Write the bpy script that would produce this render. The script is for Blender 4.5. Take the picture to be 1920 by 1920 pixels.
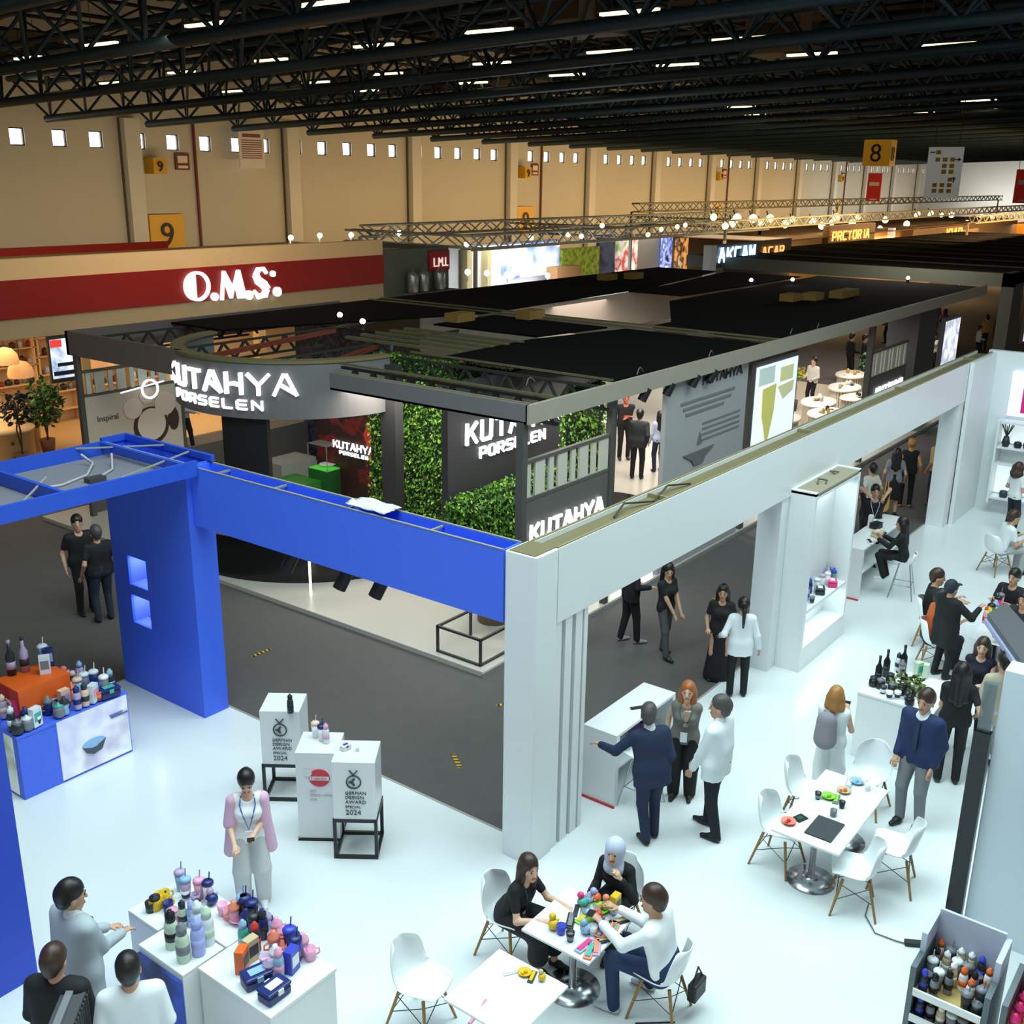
import bpy, math, random
import numpy as np
from mathutils import Vector, Matrix
random.seed(7)
C = bpy.context.scene.collection
for o in list(bpy.data.objects): bpy.data.objects.remove(o)

# ---------------------------------------------------------------- camera
H = 8.0
FPX = 1997.36; PITCH = 0.304735; ROLL = 0.0132325; YAW = 0.644757466
cf = Vector((math.cos(YAW)*math.cos(PITCH), math.sin(YAW)*math.cos(PITCH), -math.sin(PITCH)))
cr = Vector((math.sin(YAW), -math.cos(YAW), 0)); cu = cr.cross(cf)
c_r = cr*math.cos(ROLL)+cu*math.sin(ROLL); c_u = -cr*math.sin(ROLL)+cu*math.cos(ROLL)
cam_d = bpy.data.cameras.new('camera'); cam = bpy.data.objects.new('camera', cam_d); C.objects.link(cam)
m = Matrix.Identity(4)
for i in range(3):
    m[i][0] = c_r[i]; m[i][1] = c_u[i]; m[i][2] = -cf[i]
m[2][3] = H
cam.matrix_world = m
cam_d.sensor_width = 36; cam_d.lens = 36*FPX/1920; cam_d.clip_end = 600; cam_d.clip_start = .1
bpy.context.scene.camera = cam

def G(px, py, z=0.0):
    """floor (or level z) point seen at a photo pixel"""
    d = cf*FPX + c_r*(px-960) - c_u*(py-960); t = (z-H)/d.z
    return (d.x*t, d.y*t)

# ---------------------------------------------------------------- light and exposure
sc = bpy.context.scene
sc.view_settings.view_transform = 'Standard'; sc.view_settings.look = 'None'
sc.view_settings.exposure = 0.0; sc.view_settings.gamma = 1.0; sc.view_settings.use_curve_mapping = False
w = bpy.data.worlds.new('world'); sc.world = w; w.use_nodes = True
w.node_tree.nodes['Background'].inputs[0].default_value = (1.0, .93, .82, 1)
w.node_tree.nodes['Background'].inputs[1].default_value = .24
def area(name, loc, size, power, col, rot=(0, 0, 0), sy=None, spread=180):
    l = bpy.data.lights.new(name, 'AREA'); l.energy = power; l.color = col; l.size = size
    if sy: l.shape = 'RECTANGLE'; l.size_y = sy
    l.spread = math.radians(spread)
    o = bpy.data.objects.new(name, l); C.objects.link(o); o.location = loc; o.rotation_euler = rot
    return o
COOL = (.77, .965, 1.0); WARM = (1.0, .70, .36); NEUT = (1.0, .88, .74)
area('booth_light', (6, 8, 13.5), 9, 1950, COOL)
area('booth_light', (12.5, 2.5, 13), 8, 1150, COOL)
area('booth_light', (21, 1.5, 14), 8, 1400, COOL)
area('booth_spot_light', (1, 2, 11), 3, 1450, COOL, (0, math.radians(50), math.radians(35)))
for i in range(11): area('wall_fill_light', (24+15*i, 49, 4.2), 14, (260, 310, 420, 520, 620, 660, 680, 680, 650, 560, 500)[i], (1, .74, .42) if i < 2 else (1, .67, .32) if i < 8 else (1, .9, .75), (math.radians(112), 0, 0), 1.2)  # added strips hidden behind the stands, brightening the hall wall
area('stand_and_fill_light', (92, 19, 6.5), 34, 2600, (1, .68, .34), (math.radians(82), 0, 0), 3)  # fill light added in front of the brown stand to brighten it
area('stand_and_fill_light', (68, 26, 6.5), 20, 700, (1, .8, .5), (math.radians(82), 0, 0), 2)  # fill light likewise added for the middle-distance stands
area('wall_fill_light', (184, 30, 4.2), 40, 2600, (1, .95, .86), (math.radians(112), 0, math.radians(-90)), 1.2)  # added strip facing the end wall to lift its tone

# ---------------------------------------------------------------- helpers
def lin(h):
    if isinstance(h, str):
        v = [int(h[i:i+2], 16)/255 for i in (0, 2, 4)]
    else: v = h
    return [(x/12.92 if x <= .04045 else ((x+.055)/1.055)**2.4) for x in v]
MC = {}
def M(hexc, rough=.55, metal=0., emit=0., noise=0., nscale=8., alpha=1., trans=0., bump=0., spec=.5):
    key = (hexc, rough, metal, emit, noise, nscale, alpha, trans, bump, spec)
    if key in MC: return MC[key]
    mt = bpy.data.materials.new('mat_'+hexc); mt.use_nodes = True
    nt = mt.node_tree; b = nt.nodes['Principled BSDF']; c = lin(hexc)+[1]
    b.inputs['Base Color'].default_value = c; b.inputs['Roughness'].default_value = rough
    b.inputs['Metallic'].default_value = metal; b.inputs['Specular IOR Level'].default_value = spec
    if emit: b.inputs['Emission Color'].default_value = c; b.inputs['Emission Strength'].default_value = emit
    if trans: b.inputs['Transmission Weight'].default_value = trans; b.inputs['IOR'].default_value = 1.2
    if alpha < 1: b.inputs['Alpha'].default_value = alpha
    if noise or bump:
        tc = nt.nodes.new('ShaderNodeTexCoord'); n = nt.nodes.new('ShaderNodeTexNoise')
        n.inputs['Scale'].default_value = nscale; n.inputs['Detail'].default_value = 4
        nt.links.new(tc.outputs['Object'], n.inputs['Vector'])
        if noise:
            mx = nt.nodes.new('ShaderNodeMix'); mx.data_type = 'RGBA'
            mx.inputs[6].default_value = [x*(1-noise) for x in c[:3]]+[1]
            mx.inputs[7].default_value = [min(1, x*(1+noise)) for x in c[:3]]+[1]
            nt.links.new(n.outputs['Fac'], mx.inputs[0]); nt.links.new(mx.outputs[2], b.inputs['Base Color'])
        if bump:
            bp = nt.nodes.new('ShaderNodeBump'); bp.inputs['Strength'].default_value = bump
            nt.links.new(n.outputs['Fac'], bp.inputs['Height']); nt.links.new(bp.outputs[0], b.inputs['Normal'])
    MC[key] = mt; return mt

def Mpat(name, cols, kind='voronoi', scale=6., emit=0., rough=.5, coord='Object', stretch=(1, 1, 1)):
    """printed picture: blotches of several colours"""
    key = (name,)
    if key in MC: return MC[key]
    mt = bpy.data.materials.new('mat_'+name); mt.use_nodes = True; nt = mt.node_tree; b = nt.nodes['Principled BSDF']
    tc = nt.nodes.new('ShaderNodeTexCoord'); mp = nt.nodes.new('ShaderNodeMapping')
    mp.inputs['Scale'].default_value = stretch
    nt.links.new(tc.outputs[coord], mp.inputs[0])
    if kind == 'voronoi':
        t = nt.nodes.new('ShaderNodeTexVoronoi'); t.inputs['Scale'].default_value = scale; src = t.outputs['Distance']
    elif kind == 'wave':
        t = nt.nodes.new('ShaderNodeTexWave'); t.inputs['Scale'].default_value = scale; t.inputs['Distortion'].default_value = 2; src = t.outputs['Fac']
    else:
        t = nt.nodes.new('ShaderNodeTexNoise'); t.inputs['Scale'].default_value = scale; t.inputs['Detail'].default_value = 3; src = t.outputs['Fac']
    nt.links.new(mp.outputs[0], t.inputs['Vector'])
    r = nt.nodes.new('ShaderNodeValToRGB'); el = r.color_ramp.elements
    lo, hi = (.33, .67) if kind == 'noise' else (0, 1)
    for i, cc in enumerate(cols):
        p = lo+(hi-lo)*i/(len(cols)-1)
        e = el[i] if i < 2 else el.new(p)
        e.position = p; e.color = lin(cc)+[1]
    nt.links.new(src, r.inputs[0]); nt.links.new(r.outputs[0], b.inputs['Base Color'])
    b.inputs['Roughness'].default_value = rough
    if emit:
        nt.links.new(r.outputs[0], b.inputs['Emission Color']); b.inputs['Emission Strength'].default_value = emit
    MC[key] = mt; return mt

class B:
    """collects shapes for ONE mesh object"""
    def __init__(s): s.v = []; s.f = []; s.mi = []; s.m = 0; s.sm = []
    def add(s, vs, fs, smooth=False):
        n = len(s.v); s.v += [tuple(v) for v in vs]
        for f in fs: s.f.append([i+n for i in f]); s.mi.append(s.m); s.sm.append(smooth)
        return s
    def box(s, x0, y0, z0, x1, y1, z1):
        if x0 > x1: x0, x1 = x1, x0
        if y0 > y1: y0, y1 = y1, y0
        if z0 > z1: z0, z1 = z1, z0
        return s.add([(x0, y0, z0), (x1, y0, z0), (x1, y1, z0), (x0, y1, z0), (x0, y0, z1), (x1, y0, z1), (x1, y1, z1), (x0, y1, z1)],
              [(0, 3, 2, 1), (4, 5, 6, 7), (0, 1, 5, 4), (1, 2, 6, 5), (2, 3, 7, 6), (3, 0, 4, 7)])
    def bar(s, a, b, w, h=None, up=(0, 0, 1)):
        """rectangular bar from a to b"""
        h = h or w; a = Vector(a); b = Vector(b); d = (b-a).normalized(); u = Vector(up)
        if abs(d.dot(u)) > .99: u = Vector((1, 0, 0))
        r = d.cross(u).normalized(); u = r.cross(d)
        vs = [p+r*(i*w/2)+u*(j*h/2) for p in (a, b) for i, j in ((-1, -1), (1, -1), (1, 1), (-1, 1))]
        return s.add(vs, [(0, 1, 2, 3), (7, 6, 5, 4), (0, 4, 5, 1), (1, 5, 6, 2), (2, 6, 7, 3), (3, 7, 4, 0)])
    def tube(s, pts, r, n=8, r2=None, caps=True):
        pts = [Vector(p) for p in pts]; vs = []; K = len(pts); r2 = r if r2 is None else r2
        pu = None
        for i, p in enumerate(pts):
            d = (pts[min(i+1, K-1)]-pts[max(i-1, 0)]).normalized()
            if pu is None:
                u = Vector((0, 0, 1)) if abs(d.z) < .9 else Vector((1, 0, 0))
            else: u = pu
            a = d.cross(u).normalized(); u = a.cross(d).normalized(); pu = u
            rr = r+(r2-r)*i/(K-1)
            for k in range(n):
                t = 2*math.pi*k/n; vs.append(p+a*math.cos(t)*rr+u*math.sin(t)*rr)
        fs = [(i*n+k, i*n+(k+1) % n, (i+1)*n+(k+1) % n, (i+1)*n+k) for i in range(K-1) for k in range(n)]
        s.add(vs, fs, True)
        if caps: s.add(vs[:n][::-1], [list(range(n))]); s.add(vs[-n:], [list(range(n))])
        return s
    def lathe(s, prof, c=(0, 0, 0), n=16, sx=1, sy=1):
        vs = []; K = len(prof)
        for r, z in prof:
            for k in range(n):
                t = 2*math.pi*k/n; vs.append((c[0]+math.cos(t)*r*sx, c[1]+math.sin(t)*r*sy, c[2]+z))
        fs = [(i*n+k, i*n+(k+1) % n, (i+1)*n+(k+1) % n, (i+1)*n+k) for i in range(K-1) for k in range(n)]
        s.add(vs, fs, True)
        if prof[0][0] > 1e-4: s.add(vs[:n][::-1], [list(range(n))])
        if prof[-1][0] > 1e-4: s.add(vs[-n:], [list(range(n))])
        return s
    def ball(s, c, r, n=10, sx=1, sy=1, sz=1):
        K = max(4, n//2+1)
        return s.lathe([(r*math.sin(math.pi*i/K)+1e-5, -r*sz*math.cos(math.pi*i/K)) for i in range(K+1)], c, n, sx, sy)
    def prism(s, poly, axis, a, b):
        """extrude 2D polygon: axis 'z' (x,y), 'x' (y,z), 'y' (x,z) from a to b"""
        def P(u, v, w): return {'z': (u, v, w), 'x': (w, u, v), 'y': (u, w, v)}[axis]
        n = len(poly); vs = [P(u, v, a) for u, v in poly]+[P(u, v, b) for u, v in poly]
        fs = [list(range(n))[::-1], [i+n for i in range(n)]]+[(i, (i+1) % n, (i+1) % n+n, i+n) for i in range(n)]
        return s.add(vs, fs)
    def poly3(s, pts, n, t):
        """flat 3D polygon thickened by t along n"""
        n = Vector(n); k = len(pts); vs = [Vector(p) for p in pts]+[Vector(p)+n*t for p in pts]
        fs = [list(range(k))[::-1], [i+k for i in range(k)]]+[(i, (i+1) % k, (i+1) % k+k, i+k) for i in range(k)]
        return s.add(vs, fs)
    def o(s, name, mats, parent=None, bevel=0, **tags):
        me = bpy.data.meshes.new(name); me.from_pydata(s.v, [], s.f)
        if not isinstance(mats, (list, tuple)): mats = [mats]
        for x in mats: me.materials.append(x)
        me.polygons.foreach_set('material_index', s.mi); me.polygons.foreach_set('use_smooth', s.sm); me.update()
        ob = bpy.data.objects.new(name, me); C.objects.link(ob)
        if parent: ob.parent = parent
        for k, v in tags.items(): ob[k] = v
        if bevel:
            md = ob.modifiers.new('bevel', 'BEVEL'); md.width = bevel; md.segments = 2; md.limit_method = 'ANGLE'; md.angle_limit = .8
        return ob
def thing(name, label, category, loc=(0, 0, 0), rz=0, group=None):
    o = bpy.data.objects.new(name, None); C.objects.link(o); o.empty_display_size = .1
    if len(loc) == 2: loc = (loc[0], loc[1], 0)
    o.location = loc; o.rotation_euler = (0, 0, rz); o['label'] = label; o['category'] = category
    if group: o['group'] = group
    return o
def put(o, loc, rz=0):
    if len(loc) == 2: loc = (loc[0], loc[1], 0)
    o.location = loc; o.rotation_euler = (0, 0, rz); return o
def dup(root, label, loc, rz=0, group=None, recol=None, scale=None):
    """copy of a thing, its parts and their sub-parts (mesh data shared)"""
    r = root.copy(); C.objects.link(r); put(r, loc, rz); r['label'] = label
    if group: r['group'] = group
    if scale: r.scale = scale if isinstance(scale, (tuple, list)) else (scale,)*3
    def kids(a, b):
        for ch in list(a.children):
            c = ch.copy(); C.objects.link(c); c.parent = b; kids(ch, c)
    kids(root, r)
    return r

# stroke lettering ------------------------------------------------
GL = {  # polylines in a 1 wide, 1 high box
 'K': ([[(.02, 0), (.05, 1)], [(1, 1), (.1, .42)], [(.42, .62), (1, .0)]]),
 'U': ([[(.0, 1), (0, .12), (.12, 0), (.85, 0), (.97, .12), (1, 1)]]),
 'T': ([[(0, .95), (1, .95)], [(.5, .95), (.5, 0)]]),
 'A': ([[(-.12, 0), (.42, 1), (.6, 1), (1.12, 0)], [(1.05, .05), (.35, .45)]]),
 'H': ([[(.02, 0), (.02, 1)], [(.98, 0), (.98, 1)], [(.02, .42), (.5, .5), (.98, .42)]]),
 'Y': ([[(-.1, 1), (.5, .45), (1.1, 1)], [(.5, .45), (.5, 0)]]),
 'P': ([[(0, 0), (0, 1), (.85, 1), (1, .85), (1, .55), (.85, .4), (.0, .4)]]),
 'O': ([[(.15, 0), (.85, 0), (1, .15), (1, .85), (.85, 1), (.15, 1), (0, .85), (0, .15), (.15, 0)]]),
 'R': ([[(0, 0), (0, 1), (.85, 1), (1, .85), (1, .6), (.85, .45), (0, .45)], [(.55, .45), (1, 0)]]),
 'S': ([[(1, 1), (.15, 1), (0, .85), (0, .6), (.15, .5), (.85, .5), (1, .4), (1, .15), (.85, 0), (0, 0)]]),
 'E': ([[(1, 1), (.15, 1), (0, .85), (0, .15), (.15, 0), (1, 0)], [(0, .5), (.9, .5)]]),
 'L': ([[(0, 1), (0, .12), (.12, 0), (1, 0)]]),
 'N': ([[(0, 0), (0, 1), (1, 0), (1, 1)]]),
 'C': ([[(1, 1), (.15, 1), (0, .85), (0, .15), (.15, 0), (1, 0)]]),
 'M': ([[(0, 0), (0, 1), (.5, .35), (1, 1), (1, 0)]]),
 'D': ([[(0, 0), (0, 1), (.8, 1), (1, .8), (1, .2), (.8, 0), (0, 0)]]),
 'I': ([[(.5, 0), (.5, 1)]]), 'a': ([[(0, 0), (.4, 1), (.6, 1), (1, 0)], [(.2, .35), (.8, .35)]]),
 'J': ([[(1, 1), (1, .15), (.85, 0), (.15, 0), (0, .2)]]),
}
def strokes(b, text, fn, cw, ch, gap, t, depth, sub=1):
    """letters laid along fn(s,h,d)->3D; s runs along, h up, d out of the wall"""
    s0 = 0
    for chh in text:
        if chh in GL:
            for pl in GL[chh]:
                for (x0, y0), (x1, y1) in zip(pl, pl[1:]):
                    L = math.hypot((x1-x0)*cw, (y1-y0)*ch)
                    if L < 1e-6: continue
                    dx, dy = (x1-x0)*cw/L, (y1-y0)*ch/L
                    k = max(1, int(sub*L/.25)) if sub > 1 else 1
                    e = t*.42
                    for j in range(k):
                        a = (s0+x0*cw-dx*e*(j == 0)+(x1-x0)*cw*j/k, y0*ch-dy*e*(j == 0)+(y1-y0)*ch*j/k)
                        c = (s0+x0*cw+dx*e*(j == k-1)+(x1-x0)*cw*(j+1)/k, y0*ch+dy*e*(j == k-1)+(y1-y0)*ch*(j+1)/k)
                        q = [(a[0]+dy*t/2, a[1]-dx*t/2), (c[0]+dy*t/2, c[1]-dx*t/2), (c[0]-dy*t/2, c[1]+dx*t/2), (a[0]-dy*t/2, a[1]+dx*t/2)]
                        vs = [fn(u, v, 0) for u, v in q]+[fn(u, v, depth) for u, v in q]
                        b.add(vs, [(0, 1, 2, 3), (7, 6, 5, 4), (0, 4, 5, 1), (1, 5, 6, 2), (2, 6, 7, 3), (3, 7, 4, 0)])
            s0 += (cw if chh != 'I' else cw*.5)+gap
        else: s0 += cw*.6
    return s0
def plane_fn(o, u, v=(0, 0, 1)):
    o = Vector(o); u = Vector(u).normalized(); v = Vector(v).normalized(); n = u.cross(v)
    return lambda s, h, d: tuple(o+u*s+v*h+n*d)
def txt(s, size, o, u, v, mat, parent=None, name='lettering', ext=.01, align='LEFT', sx=1):
    cu_ = bpy.data.curves.new(name, 'FONT'); cu_.body = s; cu_.size = size; cu_.extrude = ext; cu_.align_x = align
    cu_.materials.append(mat); ob = bpy.data.objects.new(name, cu_); C.objects.link(ob)
    u = Vector(u).normalized(); v = Vector(v).normalized(); n = u.cross(v); mm = Matrix.Identity(4)
    for i in range(3): mm[i][0] = u[i]*sx; mm[i][1] = v[i]; mm[i][2] = n[i]; mm[i][3] = o[i]
    ob.matrix_world = mm
    dg = bpy.context.evaluated_depsgraph_get(); dg.update()
    me = bpy.data.meshes.new_from_object(ob.evaluated_get(dg)); o2 = bpy.data.objects.new(name, me); C.objects.link(o2); o2.matrix_world = mm
    bpy.data.objects.remove(ob)
    if parent: o2.parent = parent; o2.matrix_parent_inverse = Matrix.Identity(4)
    return o2
def wall(name, b, m, **k): return b.o(name, m, kind='structure', **k)
WHITE = M('dfe4e4', .35); WHITEG = M('e6eaea', .25); BLUE = M('4470f4', .5); NAVY = M('1c357f', .55)
DKGREY = M('4a4848', .55); BLACK = M('141414', .5); CHROME = M('b4b8bc', .25, 1.); WOODB = M('b6a67c', .7, noise=.12)
DARKST = M('2b2c2c', .45); GLASSM = M('dfeeee', .05, trans=.0, alpha=.25)
# ================================================================ HALL
CARPET = M('55524f', .9, noise=.12, nscale=3.0, bump=.15)
b = B().box(-12, -22, -.3, 192, 57, 0); wall('floor', b, CARPET)
FLW = M('dde4e4', .2, noise=.015, nscale=1.5)
b = B().box(-6, -12, 0, 9.34, 14.6, .025).box(9.34, -12, 0, 28.6, 6.84, .025); bf = wall('floor', b, FLW)
b = B().box(9.34, 6.84, 0, 9.38, 14.6, .027).box(9.34, 6.84, 0, 28.6, 6.88, .027).box(-6, 14.6, 0, 9.38, 14.64, .027)
wall('trim_1', b, M('9a9a94', .4))
HW = M('bdb7a6', .8, noise=.05, nscale=.3)
YW = 56.5
winx = []
for k in range(-1, 14):
    for j, dx in enumerate((1.25, 3.55, 5.9, 8.3, 10.5)):
        winx.append(37.6+12*k+dx)
b = B().box(-12, YW, 0, 192, YW+.5, 9.25).box(-12, YW, 10.15, 192, YW+.5, 18)
xs = -12
for x in winx: b.box(xs, YW, 9.25, x-.42, YW+.5, 10.15); xs = x+.42
b.box(xs, YW, 9.25, 192, YW+.5, 10.15)
wall('wall_left', b, HW)
b = B().box(190, -22, 0, 190.5, YW, 18)
wall('wall_right', b, M('c9cac6', .8, noise=.04, nscale=.2))
WINE = M('f4f8ff', .5, emit=5.); WINF = M('2a2b2d', .5)
for i, x in enumerate(winx):
    t = B().box(x-.42, YW+.1, 9.25, x-.36, YW+.2, 10.15).box(x+.36, YW+.1, 9.25, x+.42, YW+.2, 10.15).box(x-.36, YW+.1, 9.25, x+.36, YW+.2, 9.31).box(x-.36, YW+.1, 10.09, x+.36, YW+.2, 10.15).o('window_%d' % (i+1), WINF, kind='structure')
    B().box(x-.37, YW+.3, 9.3, x+.37, YW+.33, 10.1).o('pane', WINE, t)
PIL = M('c6c2b6', .6)
for k in range(14):
    x = 37.6+12*(k-1)
    b = B().box(x, YW-.55, 0, x+1.0, YW, 10.9); b.m = 1; b.box(x-.09, YW-.12, 0, x, YW, 10.9)
    b.o('trim_%d' % (k+2), [PIL, M('5a5347', .7)], kind='structure')
for k in range(4):
    x = 42.6+36*k
    B().tube([(x, YW-.1, 0), (x, YW-.1, 11)], .09, 8).o('drain_pipe', M('6a2418', .5), label='dark red drain pipe on the hall wall, number %s from the left' % ('one', 'two', 'three', 'four')[k], category='pipe', group='drain pipes on the hall wall')
    hx = x-.9
    t = thing('fire_sign', 'small dark red fire sign beside the %s drain pipe from the left' % ('first', 'second', 'third', 'fourth')[k], 'sign', (hx, YW-.06), group='red fire signs on the hall wall')
    B().box(-.55, -.05, 8.15, .45, .05, 9.1).o('plate', M('6b221c', .5), t)
    B().box(-.4, -.07, 8.55, .3, -.05, 8.95).box(-.4, -.07, 8.25, .3, -.05, 8.4).o('symbol', M('d8c8b8', .5), t)
for i, (x, lab) in enumerate(((40.1, 'leftmost, above the red fascia'), (76.2, 'second from the left'), (112, 'third from the left'), (148, 'fourth from the left'))):
    t = thing('aisle_number_sign', 'large yellow board with black 9 on the hall wall, '+lab, 'sign', (x, YW-.12), group='yellow number boards on the hall wall')
    B().box(-1.2, -.15, 3.3, 1.2, .1, 5.6).o('board', M('d9a312', .5), t)
    txt('9', 2.0, (-.55, -.2, 3.75), (1, 0, 0), (0, 0, 1), M('1c1a16', .6), t, 'numeral', .03)
    t = thing('number_cube', 'small yellow cube sign with 9 fixed high on the wall, '+lab.split(',')[0], 'sign', (x-.6, YW-.46), group='small yellow cube signs on the hall wall')
    B().box(-.45, -.45, 7.9, .45, .45, 8.8).o('cube', M('c99a18', .5), t)
    txt('9', .8, (-.22, -.5, 8.05), (1, 0, 0), (0, 0, 1), M('1c1a16', .6), t, 'numeral', .03)
t = thing('wall_banner', 'white text banner hanging high on the hall wall by the upper windows', 'banner', (46.3, YW-.9))
B().box(-1, -.03, 8.3, 1, .03, 10.6).o('sheet', M('cfcac0', .7), t)
b = B().box(-.7, -.05, 10.15, .7, -.03, 10.35)
for i in range(9): b.box(-.8, -.05, 8.9+i*.13, .8, -.03, 8.95+i*.13)
b.o('printed_lines', M('7c3a34', .6), t)

# ceiling
b = B().box(-12, -22, 17.6, 192, 57, 17.9); wall('ceiling', b, M('33271d', .9))
b = B()
for i in range(52): b.box(-10+i*3.9, -22, 17.3, -9.7+i*3.9, 56.4, 17.6)
b.o('ceiling', M('1e1813', .9), kind='structure')
TEAL = M('20343a', .5)
def truss_parts(root):
    y0, y1 = 54.5, -20; sl = .035
    z = lambda y: 10.5+sl*(56-y)
    lo = B().tube([(0, y0, z(y0)), (0, y1, z(y1))], .19, 8); lo.o('lower_chord', TEAL, root)
    for s in (-1, 1): B().tube([(s*1.0, y0+1.5, z(y0)+1.9), (s*1.0, y1, z(y1)+1.9)], .15, 8).o('upper_chord', TEAL, root)
    wb = B(); y = y0-.4
    while y > y1:
        for s in (-1, 1):
            wb.tube([(0, y, z(y)), (s, y+1.6, z(y+1.6)+1.9)], .07, 5, caps=False); wb.tube([(0, y, z(y)), (s, y-1.6, z(y-1.6)+1.9)], .07, 5, caps=False)
        y -= 3.2
    y = y0-.4+1.6
    while y > y1: wb.tube([(-1, y, z(y)+1.9), (1, y, z(y)+1.9)], .06, 5, caps=False); y -= 3.2
    wb.o('web', TEAL, root)
ordn = lambda i: ['first', 'second', 'third', 'fourth', 'fifth', 'sixth', 'seventh', 'eighth', 'ninth', 'tenth', 'eleventh', 'twelfth', 'thirteenth', 'fourteenth', 'fifteenth', 'sixteenth', 'seventeenth', 'eighteenth', 'nineteenth', 'twentieth'][i] if i < 20 else 'twenty-'+['first', 'second', 'third', 'fourth', 'fifth', 'sixth', 'seventh', 'eighth', 'ninth'][i-20]
t0 = None
for k in range(26):
    x = 14.1+6*k
    lab = 'dark teal tubular roof truss, %s of the row counting from the camera end' % ordn(k)
    if t0 is None:
        t0 = thing('roof_truss', lab, 'truss', (x, 0), group='tubular roof trusses'); truss_parts(t0)
    else: dup(t0, lab, (x, 0), 0)
# purlins above, running along the hall
b = B()
for i in range(11):
    y = 52-i*6; z = 13.6+.035*(56-y)
    b.tube([(-8, y, z+.6), (188, y, z+.6)], .1, 6)
    for x in range(-8, 188, 3): b.tube([(x, y, z+.6), (x+1.5, y, z+1.3), (x+3, y, z+.6)], .05, 4, caps=False)
    b.tube([(-8, y, z+1.3), (188, y, z+1.3)], .09, 6)
b.o('ceiling', M('2b2a26', .6), kind='structure')
# strip lights
TUBE = M('fff0b4', .5, emit=2.4); TUBEC = M('3a3a38', .5)
lp = [(385,45),(190,82),(52,108),(340,135),(508,112),(605,5),(700,85),(592,154),(208,155),(22,186),(215,197),(325,184),(434,171),(474,195),(725,138),(685,170),(916,57),(885,155),(922,118),(1063,140),(1180,22),(1142,96),(1270,121),(1385,72),(1690,45),(1775,83),(1522,101),(1390,200),(1420,214),(1565,213),(1572,196),(1650,195),(1700,208),(1725,210),(1835,188),(1895,204),(1085,226),(1090,238),(1178,235),(1205,219),(1343,211),(1300,228),(1460,272),(1620,288),(1725,292),(875,238),(1830,275),(1910,292),(1215,263),(1560,262)]
root = None
for i, (px, py) in enumerate(lp):
    z = 12.5
    x, y = G(px, py, z)
    if i in (13, 3): wd = 'short'
    lab = 'glowing roof strip light, '
    col = 'left' if px < 480 else 'centre-left' if px < 960 else 'centre-right' if px < 1440 else 'right'
    lab += '%s counting down in the %s quarter' % (ordn(sum(1 for q in lp if ((q[0] < 480) == (px < 480) and (480 <= q[0] < 960) == (480 <= px < 960) and (960 <= q[0] < 1440) == (960 <= px < 1440)) and q[1] < py)), col)
    if root is None:
        root = thing('ceiling_light', lab, 'lamp', (x, y, z), group='strip lights under the roof')
        B().box(-.13, -1.05, .03, .13, 1.05, .1).o('housing', TUBEC, root)
        B().box(-.09, -.95, -.05, .09, .95, .03).o('tube', TUBE, root)
        B().tube([(0, -.6, .1), (0, -.6, 2.2)], .012, 4).tube([(0, .6, .1), (0, .6, 2.2)], .015, 4).o('hanger', TUBEC, root)
    else: dup(root, lab, (x, y, z), 0)
for i, (px, py, lab) in enumerate(((512, 82, 'by the left side of the roof'), (1083, 10, 'at the top centre of the roof'), (45, 85, 'in the far left corner of the roof'), (1480, 60, 'near the right of the roof'), (985, 130, 'low in the roof centre'))):
    x, y = G(px, py, 13.6)
    t = thing('air_handling_unit', 'large beige air handling box hung '+lab, 'air handler', (x, y, 12.7))
    B().box(-1.3, -1.3, 0, 1.3, 1.3, 1.4).o('casing', M('8a7350', .7), t, .05)
    B().box(-1.34, -.9, .3, -1.3, .9, 1.1).box(-.9, -1.34, .3, .9, -1.3, 1.1).o('grille', M('4b3a26', .7), t)
# hanging signs
t = thing('hall_number_sign', 'yellow box sign with big black 8 hanging from the roof at right', 'sign', (70, 24.2))
B().box(-.55, -.85, 8.95, .55, .85, 10.5).o('box', M('cf9418', .5, emit=.15), t, .02)
for f in ((-.57, .38, (0, -1, 0)),): txt('8', 1.5, (-.58, .42, 9.2), (0, -1, 0), (0, 0, 1), M('17140f', .6), t, 'numeral', .02)
txt('8', 1.2, (-.4, -.88, 9.25), (1, 0, 0), (0, 0, 1), M('6b4a08', .6), t, 'numeral', .02)
B().tube([(0, -.6, 10.5), (0, -.6, 13)], .02, 4).tube([(0, .6, 10.5), (0, .6, 13)], .02, 4).o('cable', BLACK, t)
t = thing('direction_board', 'white hanging wayfinding board with yellow squares and black arrows', 'sign', (58, 16.7))
B().box(-.05, -.85, 7.25, .05, .85, 9.7).o('board', M('dcdcd6', .6, emit=.12), t)
b = B()
rows = [(9.35, (1,)), (9.0, (1, 2, 3)), (8.7, (2, 3)), (8.42, (2, 3)), (8.05, (3,)), (7.78, (1, 2, 3)), (7.5, (1, 2, 3))]
for z, cs in rows:
    for c in cs: b.box(-.08, .6-c*.36, z, -.05, .82-c*.36, z+.2)
b.o('hall_number_squares', M('c9a91a', .6), t)
b = B().bar((-.07, .75, 9.45), (-.07, .5, 9.45), .05).bar((-.07, -.5, 9.1), (-.07, -.75, 9.1), .05).bar((-.07, -.55, 8.0), (-.07, -.55, 8.25), .05)
b.bar((-.07, -.65, 9.18), (-.07, -.76, 9.1), .04).bar((-.07, -.65, 9.02), (-.07, -.76, 9.1), .04).bar((-.07, -.63, 8.17), (-.07, -.55, 8.26), .04).bar((-.07, -.47, 8.17), (-.07, -.55, 8.26), .04)
b.o('arrow', BLACK, t)
B().tube([(0, -.6, 9.7), (0, -.6, 13)], .02, 4).tube([(0, .6, 9.7), (0, .6, 13)], .02, 4).o('cable', BLACK, t)
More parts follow.
